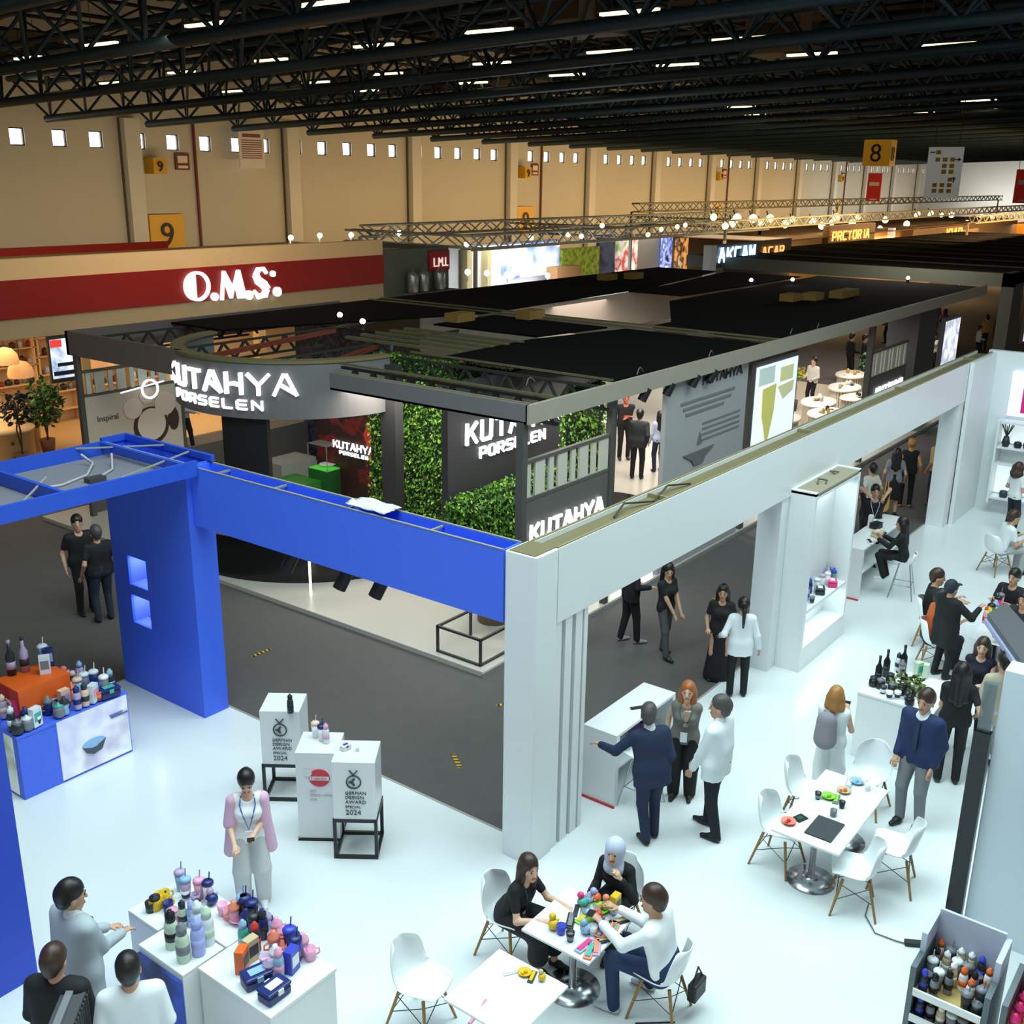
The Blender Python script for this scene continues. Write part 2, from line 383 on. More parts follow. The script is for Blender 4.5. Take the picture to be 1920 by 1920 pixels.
for x, y, z0, h_, lab in ((95, 33, 6.4, 2.3, 'below the yellow box sign'), (70, 15.4, 6.9, 1.9, 'at the right edge of the photo')):
    t = thing('hanging_banner', 'red hanging cloth banner with white word '+lab, 'banner', (x, y))
    B().box(-.03, -.6, z0, .03, .6, z0+h_).o('cloth', M('c42a1e', .7, emit=.1), t)
    B().box(-.05, -.42, z0+h_*.55, -.03, .42, z0+h_*.68).box(-.05, -.3, z0+.1, -.03, .3, z0+.2).o('printed_word', M('e8dcd4', .6), t)
    B().tube([(0, -.5, z0+h_), (0, -.5, 13)], .015, 4).tube([(0, .5, z0+h_), (0, .5, 13)], .015, 4).o('cable', BLACK, t)

# ================================================================ OMS STAND
CREAM = M('ddbb88', .6); RED = M('96140a', .45); GREYG = M('565c50', .6)
t = thing('exhibition_stand', 'long stand with red fascia and white lettering below the yellow number board', 'exhibition stand', (0, 0))
B().box(9, 28.3, 4.15, 29.5, 28.6, 5.18).o('red_fascia', RED, t)
B().box(9, 28.35, 5.18, 29.5, 28.7, 5.72).box(9, 28.7, 5.08, 33, 37, 5.15).o('roof_panel', M('f0c890', .7), t)
B().box(9, 28.35, 3.6, 29.5, 28.65, 4.15).box(9, 28.65, 3.62, 29.5, 33.5, 3.7).o('soffit', M('b9a27c', .6), t)
B().box(9, 33.4, 0, 29.5, 33.6, 5.07).o('back_wall', CREAM, t)
B().box(9, 27.8, 0, 29.5, 33.4, .06).o('platform', M('cda873', .4), t)
B().box(9, 36.8, 5.15, 26.2, 37, 5.42).o('rear_fascia', M('b3240f', .5), t)
B().box(17.0, 28.4, .06, 17.25, 28.65, 3.6).box(23.5, 28.4, .06, 23.8, 28.7, 3.6).o('post', M('b8945f', .6), t)
# custom art-deco letters
WHE = M('f4fbff', .4, emit=1.1)
b = B(); Yf = 28.28
def ring(cx, cz, rx, rz, tk, n=28):
    vs = []; fs = []
    for k in range(n):
        a = 2*math.pi*k/n; ca, sa = math.cos(a), math.sin(a)
        for f in (1, 1-tk):
            ff = f if f == 1 else 1-tk
            for y in (Yf, Yf-.1): vs.append((cx+ca*rx*ff, y, cz+sa*rz*ff))
    for k in range(n):
        p = k*4; q = (k+1) % n*4
        fs += [(p, q, q+1, p+1), (p+3, q+3, q+2, p+2), (p+1, q+1, q+3, p+3), (p, p+2, q+2, q)]
    b.add(vs, fs)
zc = 4.62
ring(21.05, zc, .47, .46, .2)
b.prism([(20.98+math.cos(a)*.42*(1 if math.cos(a) < 0 else .02), zc+math.sin(a)*.44) for a in [math.pi/2+math.pi*i/12 for i in range(13)]], 'y', Yf-.1, Yf)
for cx, cz, r in ((21.68, 4.25, .13), (23.05, 4.2, .15), (24.25, 4.22, .16), (24.1, 4.82, .1)):
    b.prism([(cx+math.cos(a*math.pi/8)*r, cz+math.sin(a*math.pi/8)*r) for a in range(16)], 'y', Yf-.1, Yf)
b.prism([(21.9, 4.12), (22.05, 5.03), (22.13, 5.03), (22.42, 4.5), (22.62, 5.03), (22.72, 5.03), (22.93, 4.12), (22.6, 4.12), (22.5, 4.6), (22.36, 4.15), (22.28, 4.15), (22.08, 4.75), (22.0, 4.12)], 'y', Yf-.1, Yf)
sp = [(23.83, 4.85), (23.72, 5.0), (23.5, 5.0), (23.38, 4.83), (23.45, 4.65), (23.68, 4.5), (23.8, 4.35), (23.7, 4.16), (23.45, 4.12), (23.3, 4.28)]
for (x0, z0), (x1, z1), wd in zip(sp, sp[1:], (.1, .12, .16, .24, .28, .28, .22, .16, .1)):
    b.bar((x0, Yf-.05, z0), (x1+(x1-x0)*.25, Yf-.05, z1+(z1-z0)*.25), wd, .1, up=(0, 1, 0))
# the bars above are wide across the letter plane
b.o('lettering', WHE, t)
t = thing('exhibition_stand', 'grey green stand corner with steel tanks and small red sign', 'exhibition stand', (0, 0))
B().box(29.5, 28.3, 3.3, 33.2, 28.6, 5.33).box(33.0, 28.6, 3.3, 33.2, 34, 5.33).o('wall_panel', GREYG, t)
B().box(31.95, 28.2, 4.45, 33.15, 28.3, 5.2).o('red_plate', RED, t)
txt('L.M.L', .5, (32.15, 28.18, 4.6), (1, 0, 0), (0, 0, 1), M('f3d6d0', .5, emit=.8), t, 'lettering', .02, sx=.8)
for i, x in enumerate((30.75, 31.35, 32.3)):
    B().lathe([(.0, 0), (.2, 0), (.22, .05), (.22, .65), (.16, .75), (.05, .8), (.05, .9), (0, .9)], (0, 0, 0), 14).o('steel_tank', M('8f948c', .3, .6), None, label='grey steel tank in front of the grey green wall, %s' % ('left', 'middle', 'right')[i], category='tank', group='steel tanks').location = (x, 28.0, 3.72)
B().box(30.3, 27.75, 3.66, 33.2, 28.3, 3.72).o('shelf', GREYG, t)
for i, (x, y) in enumerate(((24.9, 31), (28.4, 31), (31.5, 31), (27, 31.5))):
    t = thing('spotlight', 'white spotlight on cream roof edge, %s from the left' % ordn(i), 'lamp', (x+6, y+4, 5.15), group='spotlights above the cream roof')
    B().box(-.03, -.03, 0, .03, .03, .25).o('stem', WHITE, t); B().ball((0, -.05, .32), .11, 8).o('bulb', M('fff6e0', .5, emit=14.), t)
area('stand_and_fill_light', (14, 30.5, 3.5), 4, 190, (1, .78, .5)); area('stand_and_fill_light', (22, 30.5, 3.5), 6, 230, (1, .76, .5))
area('stand_and_fill_light', (20, 25, 10), 6, 330, (1, .82, .6), (math.radians(35), 0, 0))

# shelving and goods in that stand
t = thing('display_shelf', 'tall cream shelf unit of dark products at the far left under the red fascia', 'shelf', (17.3, 32.6))
b = B().box(-.75, 0, 0, -.7, .5, 3.4).box(.7, 0, 0, .75, .5, 3.4).box(-.7, .45, 0, .7, .5, 3.4)
b.o('carcass', CREAM, t)
for z in (.3, .9, 1.5, 2.1, 2.65, 3.3): B().box(-.7, 0, z-.03, .7, .45, z).o('shelf', CREAM, t)
POTM = [M('2a1c18', .4), M('7c7f86', .3, .3), M('43241c', .5), M('b8bcc4', .3), M('8a2d20', .5), M('222428', .4)]
gi = 0
def goods(prefix, xs, y, z, grp, kinds=('pot',), cat='pot', mats=POTM, sc_=1.):
    global gi
    for j, x in enumerate(xs):
        r = random.uniform(.07, .12)*sc_; h = random.uniform(.14, .3)*sc_
        ob = B().lathe([(0, 0), (r*.85, 0), (r, h*.2), (r, h*.8), (r*.7, h*.85), (r*.2, h), (0, h)], (0, 0, 0), 10).o(kinds[0], mats[gi % len(mats)], None, label='%s, %s from the left' % (prefix, ordn(j)), category=cat, group=grp)
        ob.location = (x, y, z); gi += 1
goods('pot on top shelf of cream unit', [16.75+i*.27 for i in range(5)], 32.8, 2.65, 'pots on the cream shelf unit', ('cooking_pot',))
goods('pot on middle shelf of cream unit', [16.75+i*.27 for i in range(5)], 32.8, 2.1, 'pots on the cream shelf unit', ('cooking_pot',))
goods('pot on lower shelf of cream unit', [16.75+i*.27 for i in range(5)], 32.8, 1.5, 'pots on the cream shelf unit', ('cooking_pot',))
for i, (x0, lab) in enumerate(((18.6, 'left'), (20.3, 'middle'), (22.0, 'right'))):
    t = thing('display_shelf', 'cream open shelf unit behind the slatted fence, %s of three' % lab, 'shelf', (x0, 32.6))
    b = B().box(-.75, 0, 0, -.68, .5, 3.4).box(.68, 0, 0, .75, .5, 3.4).box(-.7, .45, 0, .7, .5, 3.4); b.o('carcass', CREAM, t)
    for z in (.5, 1.1, 1.7, 2.3, 2.9): B().box(-.7, 0, z-.03, .7, .45, z).o('shelf', CREAM, t)
    for z, w_ in ((1.1, 'second'), (1.7, 'third'), (2.3, 'fourth')):
        goods('pan on %s shelf, %s unit behind fence' % (w_, lab), [x0-.5+i*.25 for i in range(5)], 32.8, z, 'pans behind the fence', ('cooking_pot',))
for i, (x, y, z) in enumerate(((15.35, 29.6, 2.85), (15.97, 30, 2.35), (18.6, 30, 2.3))):
    lm = thing('dome_lamp', 'glowing orange woven dome pendant lamp, %s' % ('leftmost at the photo edge', 'above the potted tree', 'behind the slatted fence')[i], 'lamp', (x, y, z), group='dome pendants')
    B().lathe([(.36, -.1), (.37, .0), (.33, .18), (.2, .33), (.03, .38)], n=20).o('lamp_shade', M('e0a468', .7, emit=.45), lm)
    B().ball((0, 0, .05), .08).o('bulb', M('ffd9a0', .5, emit=10), lm); B().tube([(0, 0, .38), (0, 0, 3.66-z)], .012, 4).o('cord', BLACK, lm)
# hanging screen
t = thing('display_screen', 'portrait advertising screen with red corner logo hung left of the slatted fence', 'screen', (16.25, 28.1))
B().box(-.42, 0, 2.3, .4, .08, 3.62).o('bezel', M('3a3026', .5), t)
B().box(-.37, -.01, 2.42, .36, 0, 3.52).o('picture', Mpat('scr1', ['e8eef8', 'c8d4ea', '9fb0cc', '303848'], 'noise', 2.2, 1.1), t)
B().box(-.36, -.02, 3.3, -.02, -.01, 3.5).o('red_logo', M('e03a30', .5, emit=.9), t)
B().box(-.34, -.02, 2.5, .34, -.01, 2.62).box(-.2, -.02, 2.75, .3, -.01, 2.85).o('printed_pots', M('20242c', .5), t)
# cream drawers / counters
for i, (x, y) in enumerate(((14.7, 28.9), (15.6, 30.2))):
    t = thing('drawer_counter', 'rounded cream counter with dark knobs at the photo left edge, %s' % ('front', 'rear')[i], 'counter', (x, y, .06))
    B().lathe([(.0, 0), (.75, 0), (.75, 1.0), (.8, 1.0), (.8, 1.06), (0, 1.06)], n=24).o('body', CREAM, t)
    for z in (.3, .75): B().ball((-.2, -.76, z), .05, 8).o('knob', M('4a2a18', .4), t)
# potted tree
def leafy(b, c, r, n, size, sq=(1, 1, 1), rnd=random):
    for i in range(n):
        while True:
            p = Vector((rnd.uniform(-1, 1), rnd.uniform(-1, 1), rnd.uniform(-1, 1)))
            if p.length < 1: break
        p = Vector((c[0]+p.x*r*sq[0], c[1]+p.y*r*sq[1], c[2]+p.z*r*sq[2]))
        leaf(b, p, size*rnd.uniform(.6, 1.3), rnd)
def leaf(b, p, s, rnd=random, d=None):
    d = d or Vector((rnd.uniform(-1, 1), rnd.uniform(-1, 1), rnd.uniform(-.8, .8))).normalized()
    u = d.cross(Vector((rnd.uniform(-1, 1), rnd.uniform(-1, 1), rnd.uniform(-1, 1)))).normalized(); n = d.cross(u)
    b.m = rnd.randrange(3)
    b.add([p, p+d*s*.5+u*s*.28+n*s*.06, p+d*s, p+d*s*.5-u*s*.28+n*s*.06], [(0, 1, 2, 3)])
LEAFM = [M('2f5d22', .5), M('4c7d2c', .5), M('1d3d18', .6)]
def tree(label, loc, h, pr=.2, crown=.5, sq=(1, 1, 1.3), n=420, size=.16, cat='plant', name='potted_tree', potm=None, group=None, mats=None):
    t = thing(name, label, cat, loc, group=group)
    B().lathe([(0, 0), (pr*.75, 0), (pr, h*.2), (pr*.9, h*.2), (0, h*.18)], n=16).o('pot', potm or M('6b4a30', .6), t)
    b = B().tube([(0, 0, h*.15), (.04, 0, h*.4), (0, .03, h*.7)], pr*.12, 6).tube([(.05, 0, h*.15), (-.05, .03, h*.45), (.08, .0, h*.75)], pr*.1, 6); b.o('trunk', M('4a3422', .8), t)
    b = B(); leafy(b, (0, 0, h*.68), crown, n, size, sq); b.o('foliage', mats or LEAFM, t)
    return t
tree('bushy green potted tree under the red fascia left of the fence', (16.1, 29.2, .06), 2.2, .22, .55, (1, 1, 1.25), 480, .2)
tree('small dark green potted plant beside the slatted fence', (17.4, 28.6, .06), 1.8, .18, .35, (1, 1, 1.3), 200, .16)
tree('dark leafy plant at the far left edge of the photo', (14.6, 27.9, .06), 2.6, .2, .4, (1, 1, 1.3), 220, .18, mats=[M('18241a', .6)]*3)
B().box(17.6, 27.9, .06, 18.1, 28.3, 1.0).o('dark_cabinet', M('1b1d24', .5), label='dark cabinet standing beside small plant left of the plate picture', category='cabinet')
# ================================================================ KUTAHYA STAND
def GYp(px, py, Y):
    d = cf*FPX + c_r*(px-960) - c_u*(py-960); t = Y/d.y
    return (d.x*t, Y, H+d.z*t)
FAS = M('6a6867', .6); FASL = M('9a9384', .6); PLAT = M('b9b3a7', .3); KW = M('343436', .6)
FABR = M('070707', 1.0, spec=.1, bump=.1, nscale=30); WH = M('f5fbff', .4, emit=1.25)
ks = thing('exhibition_stand', 'large dark grey stand with curved fascia and glowing white brand letters in the middle', 'exhibition stand', (0, 0))
B().box(12.65, 10.08, 0, 42, 23.6, .1).o('platform', PLAT, ks, .01)
B().box(12.63, 10.06, .0, 42, 10.09, .08).o('platform_edge', M('8a8a86', .4), ks)
b = B().box(13.6, 9.95, 4.18, 13.68, 14.5, 4.5).box(13.6, 9.95, 4.18, 13.9, 14.5, 4.22); b.m = 1
b.box(13.6, 9.9, 4.18, 41.5, 9.98, 4.5); b.m = 2; b.box(13.68, 9.98, 4.49, 13.72, 14.5, 4.52)
b.o('fascia', [FAS, FASL, M('7a7150', .7)], ks)
B().box(13.4, 19.5, 3.95, 13.48, 23.0, 4.5).box(13.4, 18.75, 3.95, 13.48, 19.5, 4.5).box(13.4, 22.9, 3.95, 22, 23.0, 4.5).o('fascia', M('6a5f58', .6), ks)
# curved band
def arcband(b, c, R, t, z0, z1, a0, a1, n=48):
    vs = []; fs = []
    for k in range(n+1):
        a = math.radians(a0+(a1-a0)*k/n); ca, sa = math.cos(a), math.sin(a)
        for r in (R, R-t):
            for z in (z0, z1): vs.append((c[0]+ca*r, c[1]+sa*r, z))
    for k in range(n):
        p, q = k*4, k*4+4
        fs += [(p, q, q+1, p+1), (p+2, p+3, q+3, q+2), (p+1, q+1, q+3, p+3), (p, p+2, q+2, q)]
    fs += [(0, 1, 3, 2), (n*4, n*4+2, n*4+3, n*4+1)]
    b.add(vs, fs); return b
CC = (16, 17.9)
cfa = arcband(B(), CC, 2.75, .12, 3.32, 4.44, 98, 268).o('curved_fascia', FAS, ks)
arcband(B(), CC, 2.78, .28, 4.44, 4.5, 98, 268).o('timber_rim', M('6e6440', .7), cfa)
def arc_fn(R, a0, z0):
    def f(s, h, d):
        a = math.radians(a0)+s/R; return (CC[0]+math.cos(a)*(R+d), CC[1]+math.sin(a)*(R+d), z0+h)
    return f
b = B(); strokes(b, 'KUTAHYA', arc_fn(2.77, 152.0, 3.84), .345, .38, .18, .072, .07, 3); b.o('lettering', WH, cfa)
b = B(); strokes(b, 'PORSELEN', arc_fn(2.77, 159, 3.52), .2, .17, .13, .04, .05, 3); b.o('lettering', WH, cfa)
BK = M('0f0f10', .25)
arcband(B(), CC, 2.6, .2, .1, 3.35, 188, 211).o('black_curved_wall', M('17181a', .5), ks)
arcband(B(), (16, 17.6), 3.25, .12, .1, 1.0, 178, 264).o('black_curved_counter', BK, ks)
arcband(B(), (16, 17.6), 3.3, .5, .98, 1.02, 178, 264).o('counter_top', BK, ks)
# posts
for (x, y, r, z1) in ((13.65, 10.08, .07, 4.2), (16.5, 10.15, .06, 4.2), (17.0, 10.4, .05, 4.2), (22.5, 10.2, .1, 4.2), (30.55, 10.2, .08, 4.2), (13.45, 22.7, .06, 4.0), (16.15, 22.7, .06, 4.0)):
    B().box(x-r, y-r, .1, x+r, y+r, z1).o('post', M('4d4a46', .6), ks)
B().box(15.75, 14.9, .1, 16.0, 15.3, 4.3).o('pillar', M('333334', .5), ks)
B().box(26.6, 12.5, .1, 27.4, 13.2, 4.3).o('pillar', M('36382f', .5), ks)
B().box(35.6, 10.4, .1, 37.6, 11.4, 4.2).o('pillar', M('3a3a3c', .5), ks)
# dark logo wall, seen through the corner
dw = B().box(15.2, 13.0, 1.2, 20.6, 13.15, 4.2).o('logo_wall', KW, ks)
b = B(); strokes(b, 'KUTAHYA', plane_fn((15.72, 12.98, 2.98), (1, 0, 0)), .3, .38, .18, .07, .05); b.o('lettering', WH, dw)
b = B(); strokes(b, 'PORSELEN', plane_fn((16.15, 12.98, 2.62), (1, 0, 0)), .18, .2, .11, .038, .05); b.o('lettering', WH, dw)
rw = B().box(18.3, 17.5, .1, 18.45, 20.1, 3.6).o('red_picture_wall', Mpat('redpic', ['0c0a0b', '16100f', '2b0d0d', '12100e', '5c1414', '1c1410'], 'noise', 1.3, .25), ks)
B().poly3([(18.28, 17.75, 2.2), (18.28, 18.2, 2.2), (18.28, 18.35, 1.9), (18.28, 18.1, 1.2), (18.28, 18.1, .5), (18.28, 17.95, .25), (18.28, 17.8, .6), (18.28, 17.85, 1.3), (18.28, 17.7, 1.8)], (-1, 0, 0), .02).o('red_figure', M('b02c22', .6, emit=.15), rw)
b = B(); strokes(b, 'KUTAHYA', plane_fn((18.27, 19.42, 1.42), (0, -1, 0)), .14, .17, .07, .03, .03); b.o('lettering', WH, rw)
b = B(); strokes(b, 'PORSELEN', plane_fn((18.27, 19.2, 1.27), (0, -1, 0)), .07, .08, .06, .016, .03); b.o('lettering', WH, rw)
bw = B().box(20.5, 19.5, .1, 20.6, 23, 4).o('patterned_wall', Mpat('bluepat', ['0c0d12', '3e4358', '14151c', '5a607a'], 'voronoi', 3.5, .05), ks)
B().box(13.6, 22.85, .1, 30, 22.9, 1.2).o('rear_wall', M('57524c', .6), ks)
# overhead beams, battens and fabric roofs
BTN = M('5c5738', .7)
b = B()
for x, y0, y1 in ((14.6, 10.1, 15.3), (23.2, 10.0, 22.9), (23.7, 10.0, 22.9), (16.6, 10.2, 15.2)): b.box(x-.02, y0, 4.44, x+.02, y1, 4.48)
for i in range(5): b.box(17.3+i*.5, 14.5-(i*.05), 4.4, 17.42+i*.5, 17.9, 4.46)
b.o('roof_batten', BTN, ks)
for x in (14.7, 16.3):
    b = B().box(x-.04, 10.1, 3.95, x+.04, 15.3, 4.0).box(x-.04, 10.1, 4.34, x+.04, 15.3, 4.39); y = 10.2
    while y < 15: b.bar((x, y, 3.98), (x, y+.25, 4.36), .05).bar((x, y+.25, 4.36), (x, y+.5, 3.98), .05); y += .5
    b.o('lattice_beam', M('25261f', .6), ks)
for y in (17.0, 19.6, 22.4):
    b = B().box(13.6, y-.03, 3.95, 18.2, y+.03, 4.0).box(13.6, y-.03, 4.34, 23, y+.03, 4.39); x = 13.7
    while x < 18: b.bar((x, y, 3.98), (x+.3, y, 4.36), .05).bar((x+.3, y, 4.36), (x+.6, y, 3.98), .05); x += .6
    b.o('lattice_beam', M('25261f', .6), ks)
B().bar((13.9, 18.6, 4.3), (18.6, 19.6, 4.3), .1).bar((14.6, 15.9, 4.3), (18.4, 17.4, 4.3), .1).o('red_brace', M('6e2b18', .6), ks)
for pts in (((16.7, 10.25), (22.95, 10.1), (22.95, 13.8), (19.9, 14.5), (16.7, 14.4)), ((24.0, 10.1), (41.4, 10.1), (41.4, 16.2), (29.3, 16.1), (24.9, 13.6), (24.0, 13.6)),
            ((16.2, 22.9), (16.2, 20.9), (23.0, 18.4), (33, 18.8), (40.5, 20.2), (40.5, 22.9)), ((20.4, 14.7), (22.9, 14.3), (22.9, 17.9), (20.4, 17.9)), ((31, 16.6), (40.6, 16.6), (40.6, 19.8), (34, 18.7), (31, 18.6))):
    B().prism(pts, 'z', 4.40, 4.44).o('fabric_roof', FABR, ks)
b = B().box(23.95, 13.7, 4.0, 24.05, 18.6, 4.4).box(24, 18.5, 3.3, 34, 18.6, 4.4).box(24, 13.65, 4.0, 29, 13.7, 4.4).box(20.3, 14.6, 3.7, 20.4, 18.2, 4.4).box(31, 16.3, 3.4, 40, 16.4, 4.4)
b.o('well_lining', M('8a7d70', .6), ks)
b = B()
for p in ((15.0, 11.2), (20, 10.2), (24.4, 10.3), (25.8, 10.2), (17.2, 10.25)):
    b.tube([(p[0], p[1]-.2, 4.5), (p[0]+.05, p[1]-.2, 4.6), (p[0]+.2, p[1]-.15, 4.61), (p[0]+.4, p[1]-.1, 4.5)], .01, 5)
b.o('cable', M('6c6a60', .6), ks)
for i, (x, y) in enumerate(((31.9, 13.3), (32.7, 12.9), (33.9, 12.5), (21.2, 17.7), (22.9, 16.7), (33.8, 21.2), (35.0, 20.8), (34.7, 12.5))):
    B().box(-.35, -.22, 0, .35, .22, .22).o('cardboard_box', M('8a6a2e', .8), None, label='cardboard box lying on the black fabric roof, %s' % ('left one by the yellow pair', 'second by the yellow pair', 'third in the right row', 'beside the timber slats', 'behind the timber slats', 'far one near the steel tanks', 'far one right of its twin', 'rightmost of the row')[i], category='box', group='cardboard boxes on the roof').location = (x, y, 4.45)
# spotlights under / on K stand
for i, (x, y) in enumerate(((18.6, 18.6), (19.1, 19.9), (37.2, 15.5), (35.9, 16.5), (41.0, 12.6))):
    t = thing('spotlight', 'small white spotlight glowing over the black roofs, %s from the left' % ordn((1, 0, 3, 2, 4)[i]), 'lamp', (x, y, 4.45), group='small roof spotlights')
    B().box(-.04, -.04, 0, .04, .04, .12).o('body', BLACK, t); B().ball((0, 0, .16), .07, 8).o('bulb', M('fffaf0', .5, emit=12), t)
BL = M('0d0d0d', .5)
for i, (px, py) in enumerate(((1252, 728), (1300, 712), (1333, 702), (1206, 738), (707, 1100), (540, 1052), (640, 1085))):
    if i < 4: p = GYp(px, py, 10.0)
    else: p = (13.4, 12.99, .6) if i == 4 else (13.0, 16.5, .9) if i == 5 else (13.1, 14.6, .6)
    if i > 3:
        d_ = cf*FPX + c_r*(px-960) - c_u*(py-960); q_ = 9.14/d_.x; p = (9.14, d_.y*q_, H+d_.z*q_)
    t = thing('spotlight', 'black cylindrical spotlight %s' % ('above the dish poster', 'over the poster heading', 'over the poster, rightmost', 'by the standing men behind the slats', 'under the blue beam at its middle', 'left one under the blue beam', 'second one under the blue beam')[i], 'lamp', p, group='black spotlights')
    B().tube([(-.05, 0, -.13), (.06, -.06, .1)], .09, 10).o('body', BL, t); B().tube([(0, 0, 0), (.05, 0, .25)], .02, 5).o('arm', BL, t)
for x, y, e in ((16, 11.5, 110), (15.8, 14.6, 300), (16.2, 18, 150), (19.5, 11.6, 130), (18.5, 11.5, 120), (24.5, 14, 420), (29, 15, 360), (34, 13.5, 420), (39, 13, 300), (27, 20, 260), (36, 20, 260)):
    area('stand_and_fill_light', (x, y, 3.9), 2.0, e*.55, (1, .93, .84))
# slatted fences
def fence(label, x0, x1, y, zb, zm, zt, pm, letters=None, n=8, tagpost=True):
    t = thing('slatted_fence', label, 'fence', (0, 0))
    B().box(x0, y-.03, zb, x1, y+.03, zm).o('panel', pm, t)
    b = B().box(x0, y-.04, zm, x1, y+.04, zm+.06).box(x0, y-.04, zt-.06, x1, y+.04, zt); b.o('rail', M('57524c', .6), t)
    for k in range(n):
        u = x0+(x1-x0)*(k+.5)/n; wd = (x1-x0)/n*(.42 if k % 2 else .2)
        B().box(u-wd, y-.02, zm+.06, u+wd, y+.02, zt-.06).o('slat', M('c9c4b4', .5), t)
    return t
PN = M('5e5b55', .6)
f1 = fence('dark grey fence with pale slats and glowing letters at the near corner of the stand', 13.75, 16.45, 10.15, .9, 2.78, 3.5, PN)
b = B(); strokes(b, 'KUTAHYA', plane_fn((13.95, 10.1, 2.05), (1, 0, 0)), .22, .28, .12, .055, .04); b.o('lettering', WH, f1)
f2 = fence('dark grey fence with pale slats and glowing letters at the far right of the stand', 30.65, 33.8, 10.15, 1.0, 2.55, 3.35, PN, n=9)
b = B(); strokes(b, 'KUTAHYA', plane_fn((31.1, 10.1, 1.95), (1, 0, 0)), .24, .26, .12, .055, .04); b.o('lettering', WH, f2)
f3 = fence('cream fence panel with printed plates and slats at the left end of the stand', 13.5, 16.1, 22.66, 1.2, 2.98, 3.6, M('c4b7a2', .6), n=9)
b = B()
for x, z, r in ((14.72, 2.53, .26), (15.63, 2.52, .3), (15.2, 2.06, .4), (15.13, 2.78, .2)):
    b.lathe([(0, 0), (r, 0)], (0, 0, 0), 2) if 0 else b.prism([(x+math.cos(a*math.pi/12)*r, z+math.sin(a*math.pi/12)*r) for a in range(24)], 'y', 22.6-.01*(r > .35), 22.63)
b.o('printed_plate', M('d8c4b4', .5), f3)
b = B()
b.prism([(15.2+math.cos(a*math.pi/12)*.5, 2.02+math.sin(a*math.pi/12)*.48) for a in range(24)], 'y', 22.61, 22.635); b.prism([(15.85+math.cos(a*math.pi/6)*.16, 2.1+math.sin(a*math.pi/6)*.3) for a in range(12)], 'y', 22.61, 22.635)
b.o('printed_plate_rim', M('3a2a1e', .5), f3)
txt('Inspiral', .2, (13.75, 22.62, 2.35), (1, 0, 0), (0, 0, 1), M('4a4036', .6), f3, 'printed_word', .005)
t = thing('ring_lamp', 'glowing white ring lamp on a pole above the printed plates', 'lamp', (0, 0))
b = B(); p = [(15.1+math.cos(a*math.pi/10)*.22, 22.4, 2.98+math.sin(a*math.pi/10)*.22) for a in range(21)]; b.tube(p, .03, 6, caps=False); b.o('ring', WH, t)
B().tube([(14.3, 22.4, 3.0), (15.5, 22.4, 3.12)], .02, 5).o('bar', WH, t)
# posters
t = thing('grey_poster_wall', 'tall grey wall poster with dish pictures beside the slatted fence opening', 'poster', (0, 0))
B().box(18.5, 10.1, .1, 22.2, 10.2, 4.15).o('board', M('a5a5a6', .5), t)
DG = M('3a3a3a', .6); LG = M('77777a', .6)
b = B(); strokes(b, 'KUTAHYA', plane_fn((20.0, 10.09, 3.92), (1, 0, 0)), .2, .17, .07, .05, .01); b.o('lettering', DG, t)
b = B()
for i, (a, c) in enumerate(((.3, 3.3), (.5, 3.1), (.7, 2.7))): b.box(18.9+a*.6, 10.08, 3.6-i*.13, 18.9+c*.8, 10.1, 3.65-i*.13)
for i in range(4): b.box(20.1, 10.08, 3.05-i*.12, 21.9, 10.1, 3.08-i*.12)
b.box(19.0, 10.08, 1.95, 20.2, 10.1, 2.02)
b.o('printed_text', LG, t)
b = B().prism([(19.3, 2.5), (20.7, 2.5), (20.3, 2.32), (20.2, 2.2), (19.8, 2.2), (19.7, 2.32)], 'y', 10.07, 10.1).prism([(19.9, 2.65), (20.1, 2.65), (20.0, 2.9)], 'y', 10.07, 10.1)
b.prism([(18.8, 1.3), (19.2, 1.3), (19.3, 1.8), (18.9, 1.8)], 'y', 10.07, 10.1).prism([(19.4, 1.2), (20.3, 1.2), (20.2, 1.6), (19.6, 1.65)], 'y', 10.07, 10.1)
b.o('printed_dish', M('686868', .6), t)
def litpanel(label, x0, x1, y, z0, z1, mat, e=None):
    t = thing('backlit_picture', label, 'picture', (0, 0))
    B().box(x0-.1, y, z0-.1, x1+.1, y+.15, z1+.12).o('frame', M('6d6760', .6), t)
    pc = B().box(x0, y-.02, z0, x1, y, z1).o('picture', mat, t)
    return t, pc
t, pc = litpanel('bright backlit picture of a glass of green tea right of the grey poster', 22.75, 25.1, 10.15, .8, 3.9, M('cfe0f6', .5, emit=1.0))
B().prism([(23.1, 3.35), (23.85, 3.4), (23.8, 2.7), (23.65, 2.25), (23.5, 1.9), (23.35, 2.3), (23.15, 2.7)], 'y', 10.1, 10.12).o('printed_glass', M('b0b060', .5, emit=.6), pc)
B().prism([(23.95, 3.3), (24.9, 3.35), (24.85, 3.1), (24.3, 2.95)], 'y', 10.1, 10.12).box(24.05, 10.1, 3.4, 24.8, 10.12, 3.75).o('printed_bowl', M('b4b88c', .5, emit=.6), pc)
B().box(22.85, 10.1, 3.45, 23.7, 10.12, 3.85).o('printed_leaves', M('a8bcb4', .5, emit=.6), pc)
litpanel('narrow backlit picture of white vases at the far right end of the stand', 37.9, 39.6, 10.2, 1.2, 3.5, Mpat('vases', ['dfe8ff', 'f4f6ff', 'aab4c8', 'e8eeff'], 'noise', 1.8, 1.0))
